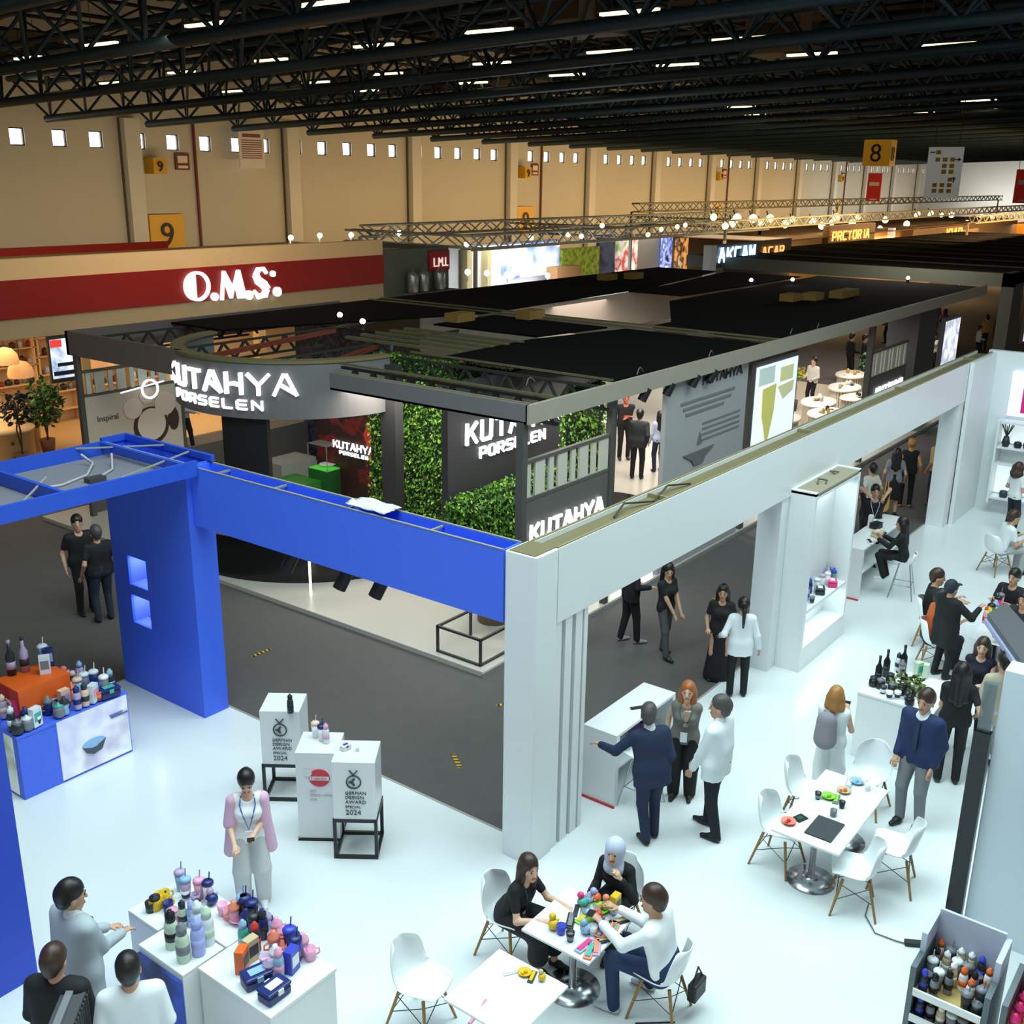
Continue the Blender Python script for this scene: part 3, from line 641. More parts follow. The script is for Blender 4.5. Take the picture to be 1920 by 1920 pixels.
# living green walls
def greenwall(label, boxes, n, size=.16):
    t = thing('living_wall', label, 'green wall', (0, 0)); bb = B(); fb = B(); rnd = random.Random(3)
    for x0, y0, z0, x1, y1, z1, k in boxes:
        bb.box(x0, y0, z0, x1, y1, z1)
        for i in range(int(n*k)):
            f = rnd.random()
            if x1-x0 < y1-y0: p = Vector((x0-rnd.uniform(0, .12), rnd.uniform(y0, y1), rnd.uniform(z0, z1)))
            else: p = Vector((rnd.uniform(x0-.05, x1+.05), y0-rnd.uniform(0, .12), rnd.uniform(z0, z1)))
            clump = math.sin(p.x*5+p.z*4)+math.sin(p.y*6-p.z*5)
            if i % 5 == 0 and not (x1-x0 < y1-y0): p = Vector((x0-rnd.uniform(0, .12), rnd.uniform(y0, y1), p.z))
            if i % 6 == 1: p = Vector((rnd.uniform(x0, x1), rnd.uniform(y0, y1), z1+rnd.uniform(0, .08)))
            d = Vector((-.6+rnd.uniform(-.7, .7), -.5+rnd.uniform(-.7, .7), rnd.uniform(-1, .3))).normalized()
            leaf(fb, p, size*rnd.uniform(.6, 1.4)*(1.2 if clump > .8 else 1), rnd, d)
    bb.o('backing', M('16260f', .8), t); fb.o('foliage', [M('4f8a28', .5), M('86b438', .5), M('2c541c', .6)], t)
greenwall('tall green leaf wall with hedge below the white logo letters', [(17.4, 13.1, .1, 17.6, 17.25, 4.1, 1), (15.1, 12.45, .1, 18.4, 12.9, 2.0, .7)], 11000, .085)
greenwall('dark green leaf panel behind the slatted corner fence', [(17.05, 11.5, 1.8, 18.4, 11.6, 4.0, 1)], 1600, .085)
# low planter basket by corner post
B().lathe([(0, 0), (.3, 0), (.34, .5), (.36, .52), (.3, .52), (0, .45)], n=16).o('woven_basket', M('8a7560', .8), None, label='woven basket right of the hedge by the corner post', category='basket').location = (14.5, 11.3, .1)
# black round low plinth behind fence
B().lathe([(0, 0), (1.35, 0), (1.35, .12), (0, .12)], n=40).o('round_plinth', M('151515', .25), None, label='low round black plinth on the pale floor behind the slatted fence', category='plinth').location = (21.6, 13.4, .1)
# green display box + white table inside the curve
t = thing('display_case', 'green plinth with clear case and white dish inside the curved entrance', 'display case', (18.2, 19.6, .1))
B().box(-.35, -.35, 0, .35, .35, .75).o('plinth', M('1c5a24', .5), t); B().box(-.33, -.33, .75, .33, .33, .78).o('lit_top', M('4cb43c', .5, emit=.5), t); B().lathe([(0, 0), (.15, .02), (.22, .06)], (0, 0, .79), 16).o('dish', WHITE, t)
b = B()
for i in (-1, 1):
    for j in (-1, 1): b.box(i*.34-.01, j*.34-.01, .75, i*.34+.01, j*.34+.01, 1.4)
b.box(-.35, -.35, 1.4, .35, .35, 1.41); b.o('case', M('8a8f88', .3, alpha=.45), t)
B().box(-.6, -.4, 0, .6, .4, .7).o('display_plinth', M('8d8f88', .5), None, label='pale grey plinth inside the curved entrance under the patterned wall', category='plinth').location = (18.3, 21.2, .1)
B().box(-.6, -.5, 0, .6, .5, .5).o('display_plinth', M('2a7a2a', .5), None, label='low bright green plinth inside the curved entrance', category='plinth').location = (17.3, 20.0, .1)
for i, (a, c_) in enumerate((((17.8, 19.9, 3.0), (19.6, 19.3, 3.1)), ((18.6, 19.6, 3.1), (18.6, 19.6, 1.6)), ((13.25, 14.9, .1), (13.25, 14.9, .95)))):
    B().tube([a, c_], .025, 6).o('tube_lamp', M('f4f4dc', .5, emit=3), None, label='thin glowing tube lamp %s' % ('slanting under the curved fascia', 'upright above the green plinth', 'upright on the black curved counter')[i], category='lamp', group='thin tube lamps')
# fluted display tables with dishes
tb = None; DISHM = [M('efe9df', .3), M('c8a24a', .4), M('b0aea6', .3), M('3a3630', .3)]
tabs = [(31.2, 13.0, 'front left'), (33.0, 12.2, 'front middle'), (34.6, 13.1, 'behind the front pair'), (36.4, 12.3, 'right, with yellow dishes'), (37.8, 13.4, 'rear right with bread'), (27.2, 17.5, 'inside the dark pillar'), (47, 14.6, 'far right among the visitors'), (24.6, 15.9, 'behind the two standing men'), (39.6, 11.6, 'under the rust shirted visitor'), (40.6, 14.2, 'rearmost by the far visitors'), (28.2, 12.2, 'left, close to the picture frame'), (29.2, 13.9, 'rear left with pots')]
for i, (x, y, lab) in enumerate(tabs):
    l = 'oval white display table with fluted skirt, '+lab
    if tb is None:
        tb = thing('display_table', l, 'table', (x, y, .1), group='fluted display tables')
        B().lathe([(0, .74), (.95, .74), (.97, .77), (.95, .8), (0, .8)], n=28, sy=.6).o('table_top', M('e8e0d2', .4), tb)
        B().lathe([(0, 0), (.78, 0), (.78, .74), (0, .74)], n=28, sy=.55).o('core', M('3a2c24', .7), tb)
        b = B()
        for k in range(30):
            a = 2*math.pi*k/30; b.box(math.cos(a)*.82-.035, math.sin(a)*.46-.035, 0, math.cos(a)*.82+.035, math.sin(a)*.46+.035, .74)
        b.o('fluting', M('cfc4b2', .5), tb)
    else: dup(tb, l, (x, y, .1), random.uniform(-.3, .3))
    for j in range(5):
        a = random.random()*6.28; q = random.uniform(.2, .7)
        r = random.uniform(.07, .13)
        B().lathe([(0, 0), (r*.5, 0), (r, .05), (r*.95, .055), (r*.4, .015), (0, .015)] if j % 2 else [(0, 0), (r*.5, 0), (r*.6, .12), (r*.2, .16), (0, .18)], n=12).o('dish', DISHM[(i+j) % 4], None, label='small %s on the fluted table %s, number %s' % (('pot', 'plate')[j % 2], lab, ordn(j)), category='dish', group='dishes on the fluted tables').location = (x+math.cos(a)*.8*q, y+math.sin(a)*.42*q, .91)
tree('yellow flower arrangement above the white fluted tables', (36.2, 14.6, .1), 2.0, .12, .28, (1, 1, .8), 120, .14, 'plant', 'flower_vase', M('4a4238', .5), mats=[M('d8a010', .5), M('c8c020', .5), M('5f8f2d', .5)])
tree('green plant beside the dark pillar behind the far slatted fence', (34.6, 11.4, .1), 3.4, .2, .45, (1.3, 1, .8), 260, .16)
t = thing('hanging_table_display', 'round white table with chef ware seen down the roof well', 'table', (33.0, 17.0, 0))
B().lathe([(0, 2.2), (1.3, 2.2), (1.3, 2.26), (0, 2.26)], n=24).o('table_top', WHITE, t); B().tube([(0, 0, .1), (0, 0, 2.2)], .3, 12).o('pedestal', BLACK, t)
t['label'] = 'round white display top on a black pedestal seen down the roof well'

# ================================================================ SECOND ROW STANDS
st = thing('exhibition_stand', 'dark olive framed stand behind the big grey stand, with pillar at far right', 'exhibition stand', (0, 0))
B().box(48.8, 10.6, 3.85, 49.0, 26, 4.4).box(48.8, 10.6, 3.95, 90, 10.8, 4.4).o('fascia', M('4c5044', .6), st)
B().box(48.8, 10.6, 0, 50.6, 11.1, 4.4).o('pillar', M('3e4037', .6), st)
B().prism([(49, 10.8), (90, 10.8), (90, 24), (49, 26)], 'z', 4.3, 4.36).o('fabric_roof', M('1a110d', 1., spec=.1), st)
b = B()
for i in range(9): b.box(53+i*4, 10.9, 4.36, 53.12+i*4, 24, 4.42)
b.o('roof_batten', M('3c3420', .7), st)
litpanel('backlit picture with an arch at the right photo edge above the white beam', 54, 57, 11.0, 1.0, 3.9, Mpat('archpic', ['dfe8ff', 'c8d8ff', '8c8a86', 'e8eeff'], 'noise', .9, 1.0))
ak = thing('exhibition_stand', 'stand with glowing blue white name board in the middle distance', 'exhibition stand', (0, 0))
B().box(47.8, 24, 3.9, 52.4, 24.2, 5.0).o('fascia', M('2b3138', .5), ak)
B().box(47.3, 23.9, 3.2, 47.9, 24.3, 5.0).o('white_end_panel', M('c8ccd0', .5), ak)
B().box(52.6, 24, 3.6, 57, 24.2, 5.0).box(47.8, 24.0, 0, 57, 24.1, 3.9).o('grey_panel', M('6a6250', .6), ak)
b = B(); strokes(b, 'aKCaM', plane_fn((48.25, 23.95, 4.2), (1, 0, 0)), .55, .6, .3, .12, .05); b.o('lettering', M('bfe6ff', .5, emit=2.5), ak)
b = B(); strokes(b, 'aCaR', plane_fn((53.2, 23.95, 4.25), (1, 0, 0)), .45, .4, .28, .08, .05); b.o('lettering', M('ffb868', .5, emit=1.2), ak)
jr = thing('exhibition_stand', 'brown fronted stand with orange glowing letters and timber roof at far right', 'exhibition stand', (0, 0))
B().box(84.5, 26, 3.2, 117, 26.4, 4.7).box(67.5, 26, 3.9, 76, 26.4, 5.3).o('brown_fascia', M('8a6840', .6), jr)
B().box(60, 27, 0, 120, 27.2, 4.6).o('lit_back_wall', M('d89a50', .6, emit=.15), jr)
B().box(60, 26, 4.6, 120, 34, 4.65).o('roof', M('7a5a36', .7), jr)
b = B(); strokes(b, 'JOaR', plane_fn((92.0, 25.9, 3.5), (1, 0, 0)), .9, .85, .5, .14, .08); b.o('lettering', M('ffb050', .5, emit=1.8), jr)
b = B(); strokes(b, 'PRCTORIa', plane_fn((67.9, 25.9, 4.4), (1, 0, 0)), .55, .5, .35, .1, .06); b.o('lettering', M('ffc060', .5, emit=1.8), jr)
B().box(117.5, 25.5, 1.5, 121, 26.4, 4.3).o('orange_panel', M('c87820', .6, emit=.3), jr)
B().box(77, 26.2, 3.4, 80, 26.8, 3.9).box(80.5, 26.2, 2.8, 81, 26.6, 4.8).o('white_panel', M('e8e4dc', .5, emit=.3), jr)
ws = thing('exhibition_stand', 'white lit stand with big blue screen picture behind the steel tanks', 'exhibition stand', (0, 0))
B().box(38, 34, 0, 49.1, 34.2, 4.8).o('back_wall', M('d9dcdc', .5), ws); B().box(38, 29, 2.3, 50, 34, 2.36).o('white_canopy', M('e6e8e6', .5), ws)
B().box(44.0, 33.85, 3.0, 49.0, 34, 4.7).o('picture_screen', Mpat('bluescr', ['3a4a9a', '8aa0e8', 'c8d4ff', 'e8e8f8', '5a6ac0'], 'noise', .5, 1.0), ws)
B().box(40.8, 33.6, 2.4, 41.2, 34, 4.6).box(42.4, 33.6, 2.4, 42.7, 34, 4.6).o('post', M('b8a878', .6), ws)
B().box(46.9, 32.5, 2.4, 49.2, 33.2, 3.5).o('cardboard_crate', M('a87c4c', .7), ws)
for i, (px, py) in enumerate(((877, 510), (913, 512), (951, 514), (1027, 517))):
    x, y, z = GYp(px, py, 31)
    t = thing('spotlight', 'bright white downlight on the white stand, %s from the left' % ordn(i), 'lamp', (x, y, z), group='white stand downlights')
    B().ball((0, 0, 0), .13, 8).o('bulb', M('ffffff', .5, emit=16.), t); B().tube([(0, 0, 0), (0, 0, -.4)], .03, 5).o('stem', WHITE, t)
gs = thing('exhibition_stand', 'stand with moss green wall and product posters right of the blue screen', 'exhibition stand', (0, 0))
B().box(49.1, 33.7, 0, 52.8, 33.95, 4.3).o('moss_wall', Mpat('moss', ['4a6410', '7a9020', 'a8b430', '506a18'], 'voronoi', 3.0, .25), gs)
B().box(52.9, 33.8, 0, 54.6, 34, 4.9).o('dark_poster', Mpat('dp', ['2c3450', '4a5474', '1c2030'], 'noise', .8, .3), gs)
B().box(55.0, 33.8, 2.6, 57.2, 34, 4.5).o('food_poster', Mpat('food', ['e8e4dc', 'b82820', 'e8ded0', '7a9a50'], 'noise', .8, .8), gs)
B().box(55.0, 33.8, 0, 80, 34, 2.6).box(57.3, 34, 2.6, 80, 34.1, 4.8).o('grey_wall', M('8f8c86', .6), gs)
B().box(60.0, 33.7, 2.0, 61.3, 33.8, 4.6).o('blue_poster', Mpat('bpost', ['1c2860', 'b8c8ff', '3048a0', 'e0e8ff'], 'noise', 1.2, 1.0), gs)
B().box(61.8, 33.7, 2.0, 63.4, 33.8, 4.4).o('orange_poster', Mpat('opost', ['c86828', 'ffb868', '3a2010', 'e8c8a0'], 'noise', 1.2, .8), gs)
# lighting trusses over these stands
def boxtruss(b, a, c, w_=.4, step=.7, r=.03):
    a = Vector(a); c = Vector(c); L = (c-a).length; d = (c-a)/L; s = d.cross(Vector((0, 0, 1))).normalized()*w_
    for off in (Vector((0, 0, 0)), s, Vector((0, 0, w_)), s+Vector((0, 0, w_))): b.tube([a+off, c+off], r*1.4, 5)
    n = int(L/step)
    for k in range(n):
        p = a+d*(k*step); q = a+d*((k+1)*step)
        for o1, o2 in ((Vector((0, 0, 0)), Vector((0, 0, w_))), (s, s+Vector((0, 0, w_))), (Vector((0, 0, w_)), s+Vector((0, 0, w_)))):
            b.bar(p+o1, q+o2, r*1.5) if k % 2 else b.bar(p+o2, q+o1, r*1.5)
ALU = M('b4b2a4', .5, .1)
for i, (a, c_, lab) in enumerate((((36, 30, 5.0), (66, 30, 5.0), 'long front one above the screens'), ((37, 30, 5.0), (37, 38, 5.0), 'left end one'), ((50, 30, 5.0), (50, 38, 5.0), 'cross one above the moss wall'), ((66, 30, 5.0), (66, 40, 5.0), 'cross one above the food poster'), ((36, 36, 5.3), (75, 36, 5.3), 'rear one near the hall wall'), ((57, 28, 5.3), (140, 28, 5.3), 'long one with yellow lamps'), ((60, 36, 6.0), (150, 36, 6.0), 'far one under the wall with lamps'), ((84, 22, 5.2), (130, 22, 5.2), 'right one over the brown stand'))):
    b = B(); boxtruss(b, a, c_, .5 if i else .6, .9, .035)
    for p in (a, c_): b.bar((p[0], p[1], 0), (p[0], p[1], p[2]), .14)
    b.o('lighting_truss', ALU if i < 5 else M('a89a70', .5, .1), None, label='aluminium lighting truss, '+lab, category='truss', group='aluminium lighting trusses')
pts = [(1338,407),(1382,409),(1412,410),(1427,417),(1444,410),(1472,420),(1486,411),(1524,415),(1541,423),(1560,417),(1568,407),(1598,418),(1609,407),(1720,402),(1745,401),(1765,403),(1784,403),(1813,418),(1840,405),(1858,418),(1860,408),(1880,438),(1890,412),(1903,418),(1914,424),(1285,422),(1090,443),(1129,423),(1270,425),(1840,432),(1810,422),(1700,420),(1660,412),(1650,428),(1240,430),(1215,440),(1360,424),(1375,418),(996,446),(875,458),(1046,458),(1065,440)]
lr = None
for i, (px, py) in enumerate(pts):
    Y = 28.3 if i < 38 else 30.3
    x, y, z = GYp(px, py, Y)
    q = sorted(pts).index((px, py)); l = 'warm glowing lamp on the distant lighting truss, '+('%s from the left' % ordn(q) if q < 21 else '%s from the right' % ordn(len(pts)-1-q))
    if lr is None:
        lr = thing('truss_lamp', l, 'lamp', (x, y, z), group='lamps on the distant trusses')
        B().ball((0, 0, 0), .2, 8).o('bulb', M('ffe7a0', .5, emit=5.), lr); B().tube([(0, .1, .1), (0, .2, .35)], .04, 5).o('arm', BLACK, lr)
    else: dup(lr, l, (x, y, z), 0, scale=(1.0 if i % 3 == 0 else 1.3) if px > 1300 else .6)
for x in (60, 80, 100, 118): area('stand_and_fill_light', (x, 24.6, 4.2), 6, 420, (1, .7, .35))
area('stand_and_fill_light', (46, 14.5, 6.5), 3, 420, (1, .9, .78))  # added fill for the dark gap beyond the grey stand
area('stand_and_fill_light', (28, 17.5, 4.3), 3, 160, (1, .93, .85))  # added fill to brighten the roof wells
area('stand_and_fill_light', (44, 31, 4.7), 6, 420, (.95, .98, 1)); area('stand_and_fill_light', (60, 31, 4.7), 8, 380, (1, .92, .8))
# ================================================================ OUR BOOTH
WP = M('e4e9ea', .35); RAWT = M('6c6444', .75, noise=.15, nscale=2)
# white portal: corner column with fins, long beam, far column, end wall
pt = thing('white_portal_frame', 'long white overhead beam with corner column running from the centre to the upper right', 'frame', (0, 0))
B().box(9.41, 6.4, 3.12, 28.29, 6.44, 4.0).box(9.41, 6.76, 3.12, 28.29, 6.8, 4.0).box(9.41, 6.4, 3.08, 28.29, 6.8, 3.12).o('beam', WP, pt)
B().box(9.41, 6.44, 3.9, 28.29, 6.76, 3.94).o('raw_timber_top', RAWT, pt)
b = B()
for x in range(12, 28, 5): b.box(x, 6.445, 3.941, x+.04, 6.755, 3.995)
b.box(9.41, 6.41, 4.001, 28.29, 6.44, 4.015).box(9.41, 6.77, 4.001, 28.29, 6.8, 4.015); b.o('batten', M('847a55', .7), pt)
B().box(8.98, 6.4, .02, 9.4, 6.84, 4.0).o('corner_column', WP, pt, .01); B().box(9.0, 6.44, 4.0, 9.41, 6.8, 4.01).o('raw_timber_top', RAWT, pt)
for i, x in enumerate((9.4, 9.62, 9.84)):
    B().box(x, 6.42, .02, x+.14, 6.72, 3.1).box(x+.14, 6.6, .02, x+.22, 6.72, 3.1).o('fin', WP, pt)
B().box(10.02, 6.42, .02, 10.1, 6.84, 3.1).o('fin', WP, pt)
B().box(15.8, 6.42, .02, 16.09, 6.82, 3.079).o('column', WP, pt)
B().box(25.85, 6.42, .02, 26.3, 6.82, 3.079).o('column', WP, pt); B().box(26.25, 6.3, .02, 28.29, 6.39, 4.0).o('end_panel', WP, pt)
# things left on the beams
t = thing('plastic_sheet', 'crumpled pale plastic sheet lying on top of the blue beam', 'sheet', (9.14, 9.05, 4.0))
rn = random.Random(4); vs = [((i/8-.5)*.34+rn.uniform(-.02, .02), (j/8-.5)*.7+rn.uniform(-.02, .02), .05+rn.uniform(-.025, .06)*(1 if 0 < i < 8 and 0 < j < 8 else 0)) for i in range(9) for j in range(9)]
s_ = B().add(vs, [(i*9+j, i*9+j+1, (i+1)*9+j+1, (i+1)*9+j) for i in range(8) for j in range(8)], True).o('sheet', M('cfd4cc', .3), t); s_.modifiers.new('solid', 'SOLIDIFY').thickness = .01
B().tube([(10.9, 6.6, 3.96), (11.3, 6.7, 4.03), (11.8, 6.55, 3.97), (12.4, 6.68, 4.03), (12.9, 6.6, 3.96)], .015, 5).o('loose_cable', M('3c382c', .6), None, label='dark loose cable lying along the raw top of the white beam', category='cable')
# display tower
tw = thing('display_tower', 'white tower cabinet with bright niche of bottles under the white beam', 'display cabinet', (0, 0))
B().box(16.1, 5.98, .02, 16.18, 6.46, 3.2).box(18.06, 5.98, .02, 18.14, 6.46, 3.2).box(16.18, 6.36, .02, 18.06, 6.46, 3.2).box(16.18, 5.98, .02, 18.06, 6.36, .45).box(16.18, 5.98, 2.75 if 0 else 3.08, 18.06, 6.36, 3.12).o('carcass', WHITEG, tw)
B().box(16.18, 6.0, 1.05, 18.06, 6.36, 1.1).o('shelf', WHITEG, tw)
B().box(16.1, 5.98, 3.14, 18.14, 6.46, 3.18).o('raw_top', M('948d78', .7), tw)
b = B().tube([(16.7, 6.2, 3.19), (16.85, 6.25, 3.24), (17.0, 6.15, 3.2), (16.8, 6.1, 3.2)], .015, 4).tube([(17.5, 6.2, 3.19), (17.5, 6.3, 3.23), (17.65, 6.2, 3.2)], .015, 4); b.o('cable', M('6a675a', .6), tw)
area('tower_light', (17.1, 6.15, 3.0), 1.6, 8, COOL, sy=.25); area('tower_light', (17.1, 6.15, 1.0), 1.6, 6, COOL, sy=.25)
# end wall with shelves
ew = B().box(28.3, -6, 0, 28.5, 6.5, 4.05); ew.o('wall_back', WP, kind='structure')
sw = thing('wall_display', 'white end wall display with lit open shelves at the upper right', 'shelf unit', (0, 0))
b = B()
for z in (.42, 1.3, 1.72): b.box(27.85, 1.5, z, 28.26, 5.89, z+.05)
b.box(27.85, 5.9, .3, 28.29, 5.95, 2.4).box(27.85, 1.5, 2.35, 28.26, 5.89, 2.4); b.o('shelf', WHITEG, sw)
B().box(28.27, 1.5, 1.8, 28.3, 5.9, 2.3).box(28.27, 1.5, .5, 28.3, 5.9, 1.25).o('lit_back', M('f4ffff', .4, emit=.5), sw)
B().box(27.95, 3.5, .02, 28.3, 5.2, .42).o('base_cabinet', WP, sw)
t, pc = litpanel('bright pink and white backlit poster on the end wall', 0, 1, 0, 0, 1, M('b81868', .5, emit=.7)) if 0 else (thing('backlit_poster', 'bright pink backlit poster on the white end wall at the right photo edge', 'poster', (0, 0)), None)
B().box(28.2, 1.9, 2.5, 28.3, 5.85, 3.6).o('light_frame', M('dfe8ff', .4, emit=.8), t)
B().box(28.17, 2.2, 2.6, 28.2, 5.55, 3.6).o('pink_print', M('b41a6a', .5, emit=.45), t)
B().box(28.15, 5.1, 2.68, 28.17, 5.42, 2.74).o('white_mark', M('f4e4ee', .5, emit=.4), t)
t = thing('vase', 'dark vase with thin branches on the top lit shelf of the end wall', 'vase', (27.95, 5.72, 1.77))
B().lathe([(0, 0), (.07, 0), (.1, .1), (.06, .26), (0, .26)], n=12).o('body', M('1a2c34', .4), t)
b = B()
for k in range(8): a = k*.8; b.tube([(0, 0, .24), (math.cos(a)*.14, math.sin(a)*.14, .55)], .012, 4)
b.o('branch', M('23343a', .6), t)
for i, (y, z, s_) in enumerate(((5.45, 1.77, .16), (5.2, 1.77, .22), (5.6, .47, .18), (5.4, .47, .13), (5.25, .47, .15))):
    B().lathe([(0, 0), (s_*.5, 0), (s_*.6, s_*.5), (s_*.5, s_*.9), (s_*.2, s_), (0, s_)], n=10).o('container', M(('141a20', '1c2f3a', '2a3a4a', '8a9aa0', '1c2c90')[i], .4), None, label='dark container on the %s of the end wall, %s from the vase side' % ('top shelf' if z > 1 else 'bottom shelf', ordn(i if z > 1 else i-2)), category='container', group='containers on the end wall').location = (28.0, y, z)
# blue structures
bp = thing('blue_portal_frame', 'royal blue overhead beam with thick pillar left of the white corner column', 'frame', (0, 0))
def hollow(b, x0, y0, x1, y1, z0, z1, t=.03):
    return b.box(x0, y0, z0, x0+t, y1, z1).box(x1-t, y0, z0, x1, y1, z1).box(x0+t, y0, z0, x1-t, y1, z0+t).box(x0+t, y0, z0+t, x1-t, y0+t, z1).box(x0+t, y1-t, z0+t, x1-t, y1, z1)
hollow(B(), 8.96, 6.85, 9.31, 12.49, 3.12, 4.0).o('beam', BLUE, bp)
b = B()
for y in (8.0, 9.4, 10.8, 12): b.box(8.995, y, 3.95, 9.275, y+.03, 3.975)
b.box(8.955, 6.86, 4.001, 8.985, 12.48, 4.012).box(9.285, 6.86, 4.001, 9.315, 12.48, 4.012); b.o('batten', M('8c8c78', .7), bp)
# pillar with two recessed niches in the face toward the booth
b = B()
y0, y1, x0, x1, zt = 12.5, 14.57, 8.87, 9.32, 4.02
ny0, ny1 = 13.68, 14.16; nz = ((1.18, 1.66), (1.83, 2.31))
b.box(x0, y0, .02, x0+.04, ny0, zt).box(x0, ny1, .02, x0+.04, y1, zt)
b.box(x0, ny0, .02, x0+.04, ny1, nz[0][0]).box(x0, ny0, nz[0][1], x0+.04, ny1, nz[1][0]).box(x0, ny0, nz[1][1], x0+.04, ny1, zt)
b.box(x1-.03, y0, .02, x1, y1, zt).box(x0+.04, y0, .02, x1-.03, y0+.03, zt).box(x0+.04, y1-.03, .02, x1-.03, y1, zt)
b.o('pillar', BLUE, bp)
for z0, z1 in nz:
    hb = B().box(x0+.04, ny0, z0-.03, x0+.36, ny1, z0).box(x0+.04, ny0, z1, x0+.36, ny1, z1+.03).box(x0+.04, ny0-.03, z0, x0+.36, ny0, z1).box(x0+.04, ny1, z0, x0+.36, ny1+.03, z1).box(x0+.34, ny0, z0, x0+.36, ny1, z1)
    hb.o('niche', M('6b88ff', .4), bp)
    area('niche_light', (x0+.18, (ny0+ny1)/2, z1-.02), .3, 3.2, (.85, .9, 1))
t = thing('vase', 'small dark vase with sprig in the lower niche of the blue pillar', 'vase', (9.0, 13.78, 1.18))
B().lathe([(0, 0), (.04, 0), (.05, .08), (.03, .14), (0, .14)], n=10).o('body', M('1a2450', .4), t)
b = B()
leafy(b, (0, 0, .2), .07, 24, .07); b.o('sprig', LEAFM, t)
# canopy
cn = thing('blue_canopy', 'royal blue open canopy frame with grey ceiling cloth at the left', 'canopy', (0, 0))
b = B().box(2.6, 12.3, 3.9, 8.95, 12.36, 4.12).box(2.6, 14.3, 3.9, 8.86, 14.36, 4.12).box(8.86, 14.5, 4.025, 9.32, 14.56, 4.12).box(9.26, 12.4, 4.03, 9.32, 14.5, 4.12).box(6.9, 12.36, 3.93, 6.96, 14.3, 4.12).box(8.7, 12.36, 4.025, 8.76, 14.3, 4.12).box(4.4, 12.36, 3.93, 4.46, 14.3, 4.12)
b.o('frame', M('2450c0', .5), cn)
B().box(2.6, 12.37, 3.90, 8.86, 14.29, 3.92).o('ceiling_cloth', M('74747c', .8), cn)
b = B().bar((8.8, 12.4, 4.1), (8.8, 14.3, 4.1), .02).bar((6.4, 12.36, 4.1), (7.2, 13.2, 4.1), .02).bar((8.3, 14.3, 4.1), (9.28, 13.5, 4.1), .02).bar((7.8, 12.4, 4.1), (9.25, 12.9, 4.1), .02)
b.o('batten', M('9a9a90', .7), cn)
b = B().tube([(8.2, 14.0, 4.08), (8.25, 13.8, 3.97), (7.9, 13.4, 3.94), (7.4, 13.2, 3.94), (7.0, 13.3, 3.94)], .02, 5).tube([(8.5, 13.7, 4.08), (8.3, 13.4, 3.94), (8.0, 13.2, 3.94)], .02, 5); b.o('cable', M('a2a2a4', .6), cn)
B().box(7.7, 13.0, 3.92, 7.95, 13.15, 3.99).o('junction_box', M('3c3c40', .5), cn)
lw = thing('blue_wall_panel', 'tall royal blue wall panel at the lower left photo edge', 'wall panel', (0, 0))
B().box(1.5, 9.35, .02, 4.35, 9.85, 4.0).o('panel', M('2c50cc', .5), lw)
# right white panel and black screen edge
rp = thing('white_wall_panel', 'big plain white wall panel at the lower right photo edge', 'wall panel', (0, 0))
B().box(11.04, -3, .02, 11.34, 1.93, 3.23).o('panel', M('d3e2ea', .35), rp, .01)
t = thing('video_totem', 'tall narrow black edge of a screen standing against the white wall panel', 'screen', (0, 0))
B().box(10.96, 1.95, .1, 11.06, 2.12, 2.5).o('screen_body', M('0b0d12', .2), t); B().box(10.9, 1.93, .02, 11.15, 2.14, .1).o('foot', WHITE, t); B().box(11.0, 1.97, 2.5, 11.06, 2.1, 3.05).o('clear_top', M('6c7c84', .15, alpha=.6), t)
t = thing('tilted_lid', 'large grey tilted panel with pale edge at the right photo edge above the seated men', 'panel', (0, 0))
z = 2.0
pts = [G(1852, 1150, z), G(1887, 1130, z), G(1940, 1190, z), G(1930, 1260, z)]
b = B().prism([(p[0], p[1]) for p in pts], 'z', z-.1, z); b.o('panel', M('5a5c60', .5), t)
b = B().bar((*pts[0], z-.12), (*pts[3], z-.12), .07).bar((*pts[0], z-.12), (*pts[1], z-.12), .05); b.o('edge_strip', M('aab0d4', .4), t)
cx, cy = sum(p[0] for p in pts)/4, sum(p[1] for p in pts)/4
B().tube([(cx, cy, .03), (cx, cy, z-.1)], .06, 8).o('pole', M('8a8c90', .3, .6), t)
# ---- counters
def counter(label, x0, y0, x1, y1, h, mat=WHITEG, rz=0, name='counter', group=None, plinth=True):
    t = thing(name, label, 'counter', ((x0+x1)/2, (y0+y1)/2, .025), rz, group)
    a, b_ = (x1-x0)/2, (y1-y0)/2; x_ = .01 if plinth else 0
    B().box(-a, -b_, 0, a, b_, h-.065).o('body', mat, t, .006)
    B().box(-a-x_, -b_-x_, h-.065, a+x_, b_+x_, h-.025).o('counter_top', mat, t, .006)
    return t
# open-backed service counters
def service(label, x0, x1, y0, y1, h):
    t = thing('service_counter', label, 'counter', (x0, y0, .025)); L = x1-x0; D = y1-y0
    B().box(0, 0, h-.07, L, D, h-.025).o('counter_top', WHITEG, t, .005)
    B().box(0, 0, 0, .08, D, h-.07).o('side_panel', WHITEG, t); B().box(L-.08, 0, 0, L, D, h-.07).o('side_panel', WHITEG, t)
    B().box(.08, D-.06, 0, L-.08, D, h-.07).o('front_panel', WP, t); B().box(.08, .05, h*.45, L-.08, D-.06, h*.45+.03).o('shelf', WP, t)
    B().box(-.02, -.01, .0, .0, D, .03).o('red_base_strip', M('c0372c', .5), t)
    return t
service('white open-backed service counter beside the corner column', 10.68, 12.25, 6.28, 6.8, 1.1)
service('white service counter beyond the display tower by the photographing man', 19.95, 22.6, 6.35, 6.85, 1.1)
bar = counter('white bar counter crowded with dark bottles and leaves', 14.0, 3.25, 15.1, 4.3, 1.05)
